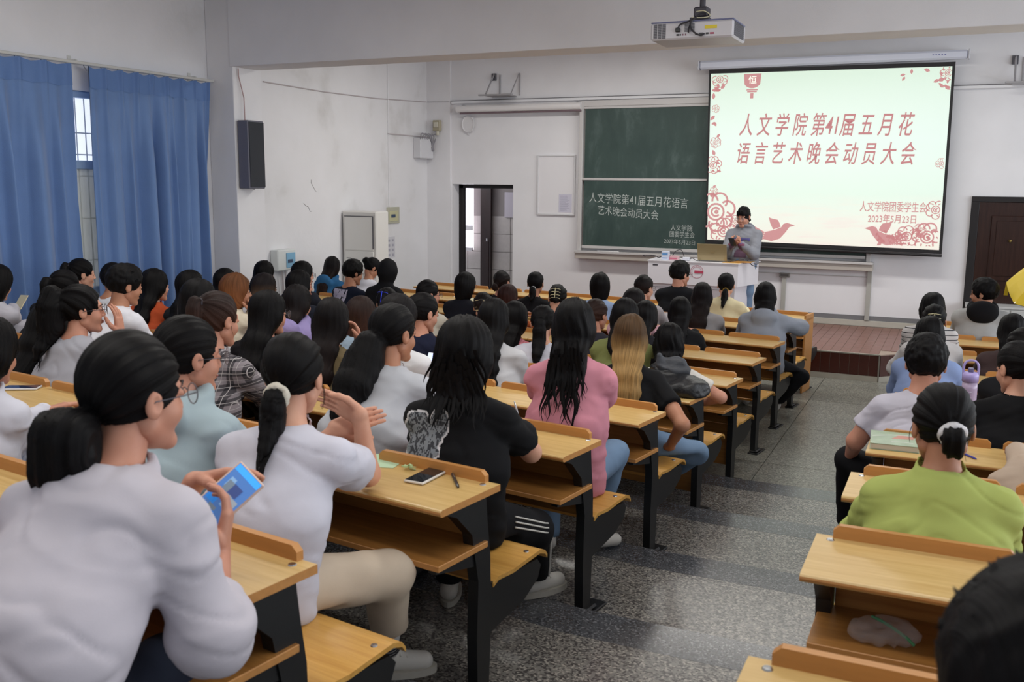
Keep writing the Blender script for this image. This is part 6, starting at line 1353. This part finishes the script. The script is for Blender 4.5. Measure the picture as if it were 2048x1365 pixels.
V, Q = iso(fh2, (-.17, -.06, .02), (.12, .12, .24), .009); Nn = vnorm(V, Q); V = V+Nn*((1-2*np.abs(vnoise(V, (18, 18, 25), 13)))*.009)[:, None]; link('hood', np_mesh('hood', V, Q, mat('hood_grey', '#3c3f46', .6, bump=.3, bscale=50)), jk, label='grey hood')
# clear bag with a green seal on the shelf of the right block
bg_ = empty('plastic_bag', (1.185, -7.60, RZ(8)+.581), .3, label='clear plastic bag with green seal strip on the right shelf', cat='bag')
V, Q = iso(lambda P: smax(ell(P, (0, 0, .02), (.085, .055, .03)), -P[:, 2], .004), (-.1, -.08, -.01), (.1, .08, .06), .006); V = V+vnorm(V, Q)*((1-2*np.abs(vnoise(V, (45, 40, 60), 2)))*.008)[:, None]; V[:, 2] = np.maximum(V[:, 2], .002)
link('film', np_mesh('film', V, Q, mat('clear_film', '#d5cfcf', .12, alpha=.22)), bg_); MB().tube(bez([(-.03, .01, .055), (.0, -.02, .05), (.04, -.045, .03), (.06, -.05, .012)], 14), .004, 6).build('seal_strip', mat('seal_green', '#3f8a62', .4), bg_)
# open yellow and black umbrella leaning at the right edge of the frame
um = empty('umbrella', (2.17, -.62, 1.29), label='open yellow and black umbrella with white shaft at the right edge', cat='umbrella')
axu = Vector((-.22, -.42, .87)).normalized(); ym = mat('umbrella_yellow', '#e3c41e', .5); bmk = mat('umbrella_black', '#17181c', .6)
Mu = axu.to_track_quat('Z', 'Y').to_matrix()
for k in range(8):
    mb = MB(); a0, a1 = k*math.pi/4+.2, (k+1)*math.pi/4+.2; G_ = 6
    V = []; F = []
    for j in range(G_+1):
        t = j/G_; r = .50*t; z = .20*(1-t*t)
        for q in range(4):
            a = a0+(a1-a0)*q/3; rr = r*(1-.06*math.sin(math.pi*q/3)*t); V.append(Mu @ Vector((rr*math.cos(a), rr*math.sin(a), z)))
    V2 = [v-axu*.004 for v in V]; F = [(j*4+q, j*4+q+1, (j+1)*4+q+1, (j+1)*4+q) for j in range(G_) for q in range(3)]; n = len(V)
    mb.add([tuple(v) for v in V], F, 0); mb.add([tuple(v) for v in V2], [f[::-1] for f in F], 1); mb.build('canopy_panel', [ym, bmk], um)
    p = Mu @ Vector((.5*math.cos(a0), .5*math.sin(a0), 0)); MB().tube([tuple(axu*.19), tuple(Mu @ Vector((.27*math.cos(a0), .27*math.sin(a0), .13))), tuple(p)], .003, 5).build('rib', chrome, um)
MB().tube([tuple(axu*.24), tuple(-axu*.45)], .006, 8).build('shaft', mat('shaft_white', '#cfcdd2', .3), um); MB().tube([tuple(-axu*.45), tuple(-axu*.53)], .012, 10).build('handle', bmk, um)
p0 = Mu @ Vector((.5*math.cos(3.34), .5*math.sin(3.34), 0)); MB().prism([(0, 0), (.035, 0), (.02, -.12), (-.012, -.12)], 0, .004, 1).build('strap', ym, um, loc=tuple(p0))
# dark strap of the bag worn by the person in the pale hoodie
i = INFO['a7']; g = i['Sc']
st = empty('shoulder_bag', loc2w(i['root'], (0, 0, 0)), i['root'][3], label='black bag strap and pouch across the back of the pale hoodie', cat='bag')
MB().tube(bez([(.13, .0, g[2]+.03), (.10, -.12, g[2]-.03), (0, -.165, g[2]-.15), (-.10, -.16, g[2]-.26)], 16), .014, 6).build('strap', blackm, st); V, Q = iso(lambda P: ell(P, (-.12, -.15, g[2]-.32), (.09, .05, .10)), (-.24, -.23, g[2]-.45), (0, -.07, g[2]-.19), .014); link('pouch', np_mesh('pouch', V, Q, blackm), st)
print('script seconds', round(time.time()-T0, 1))
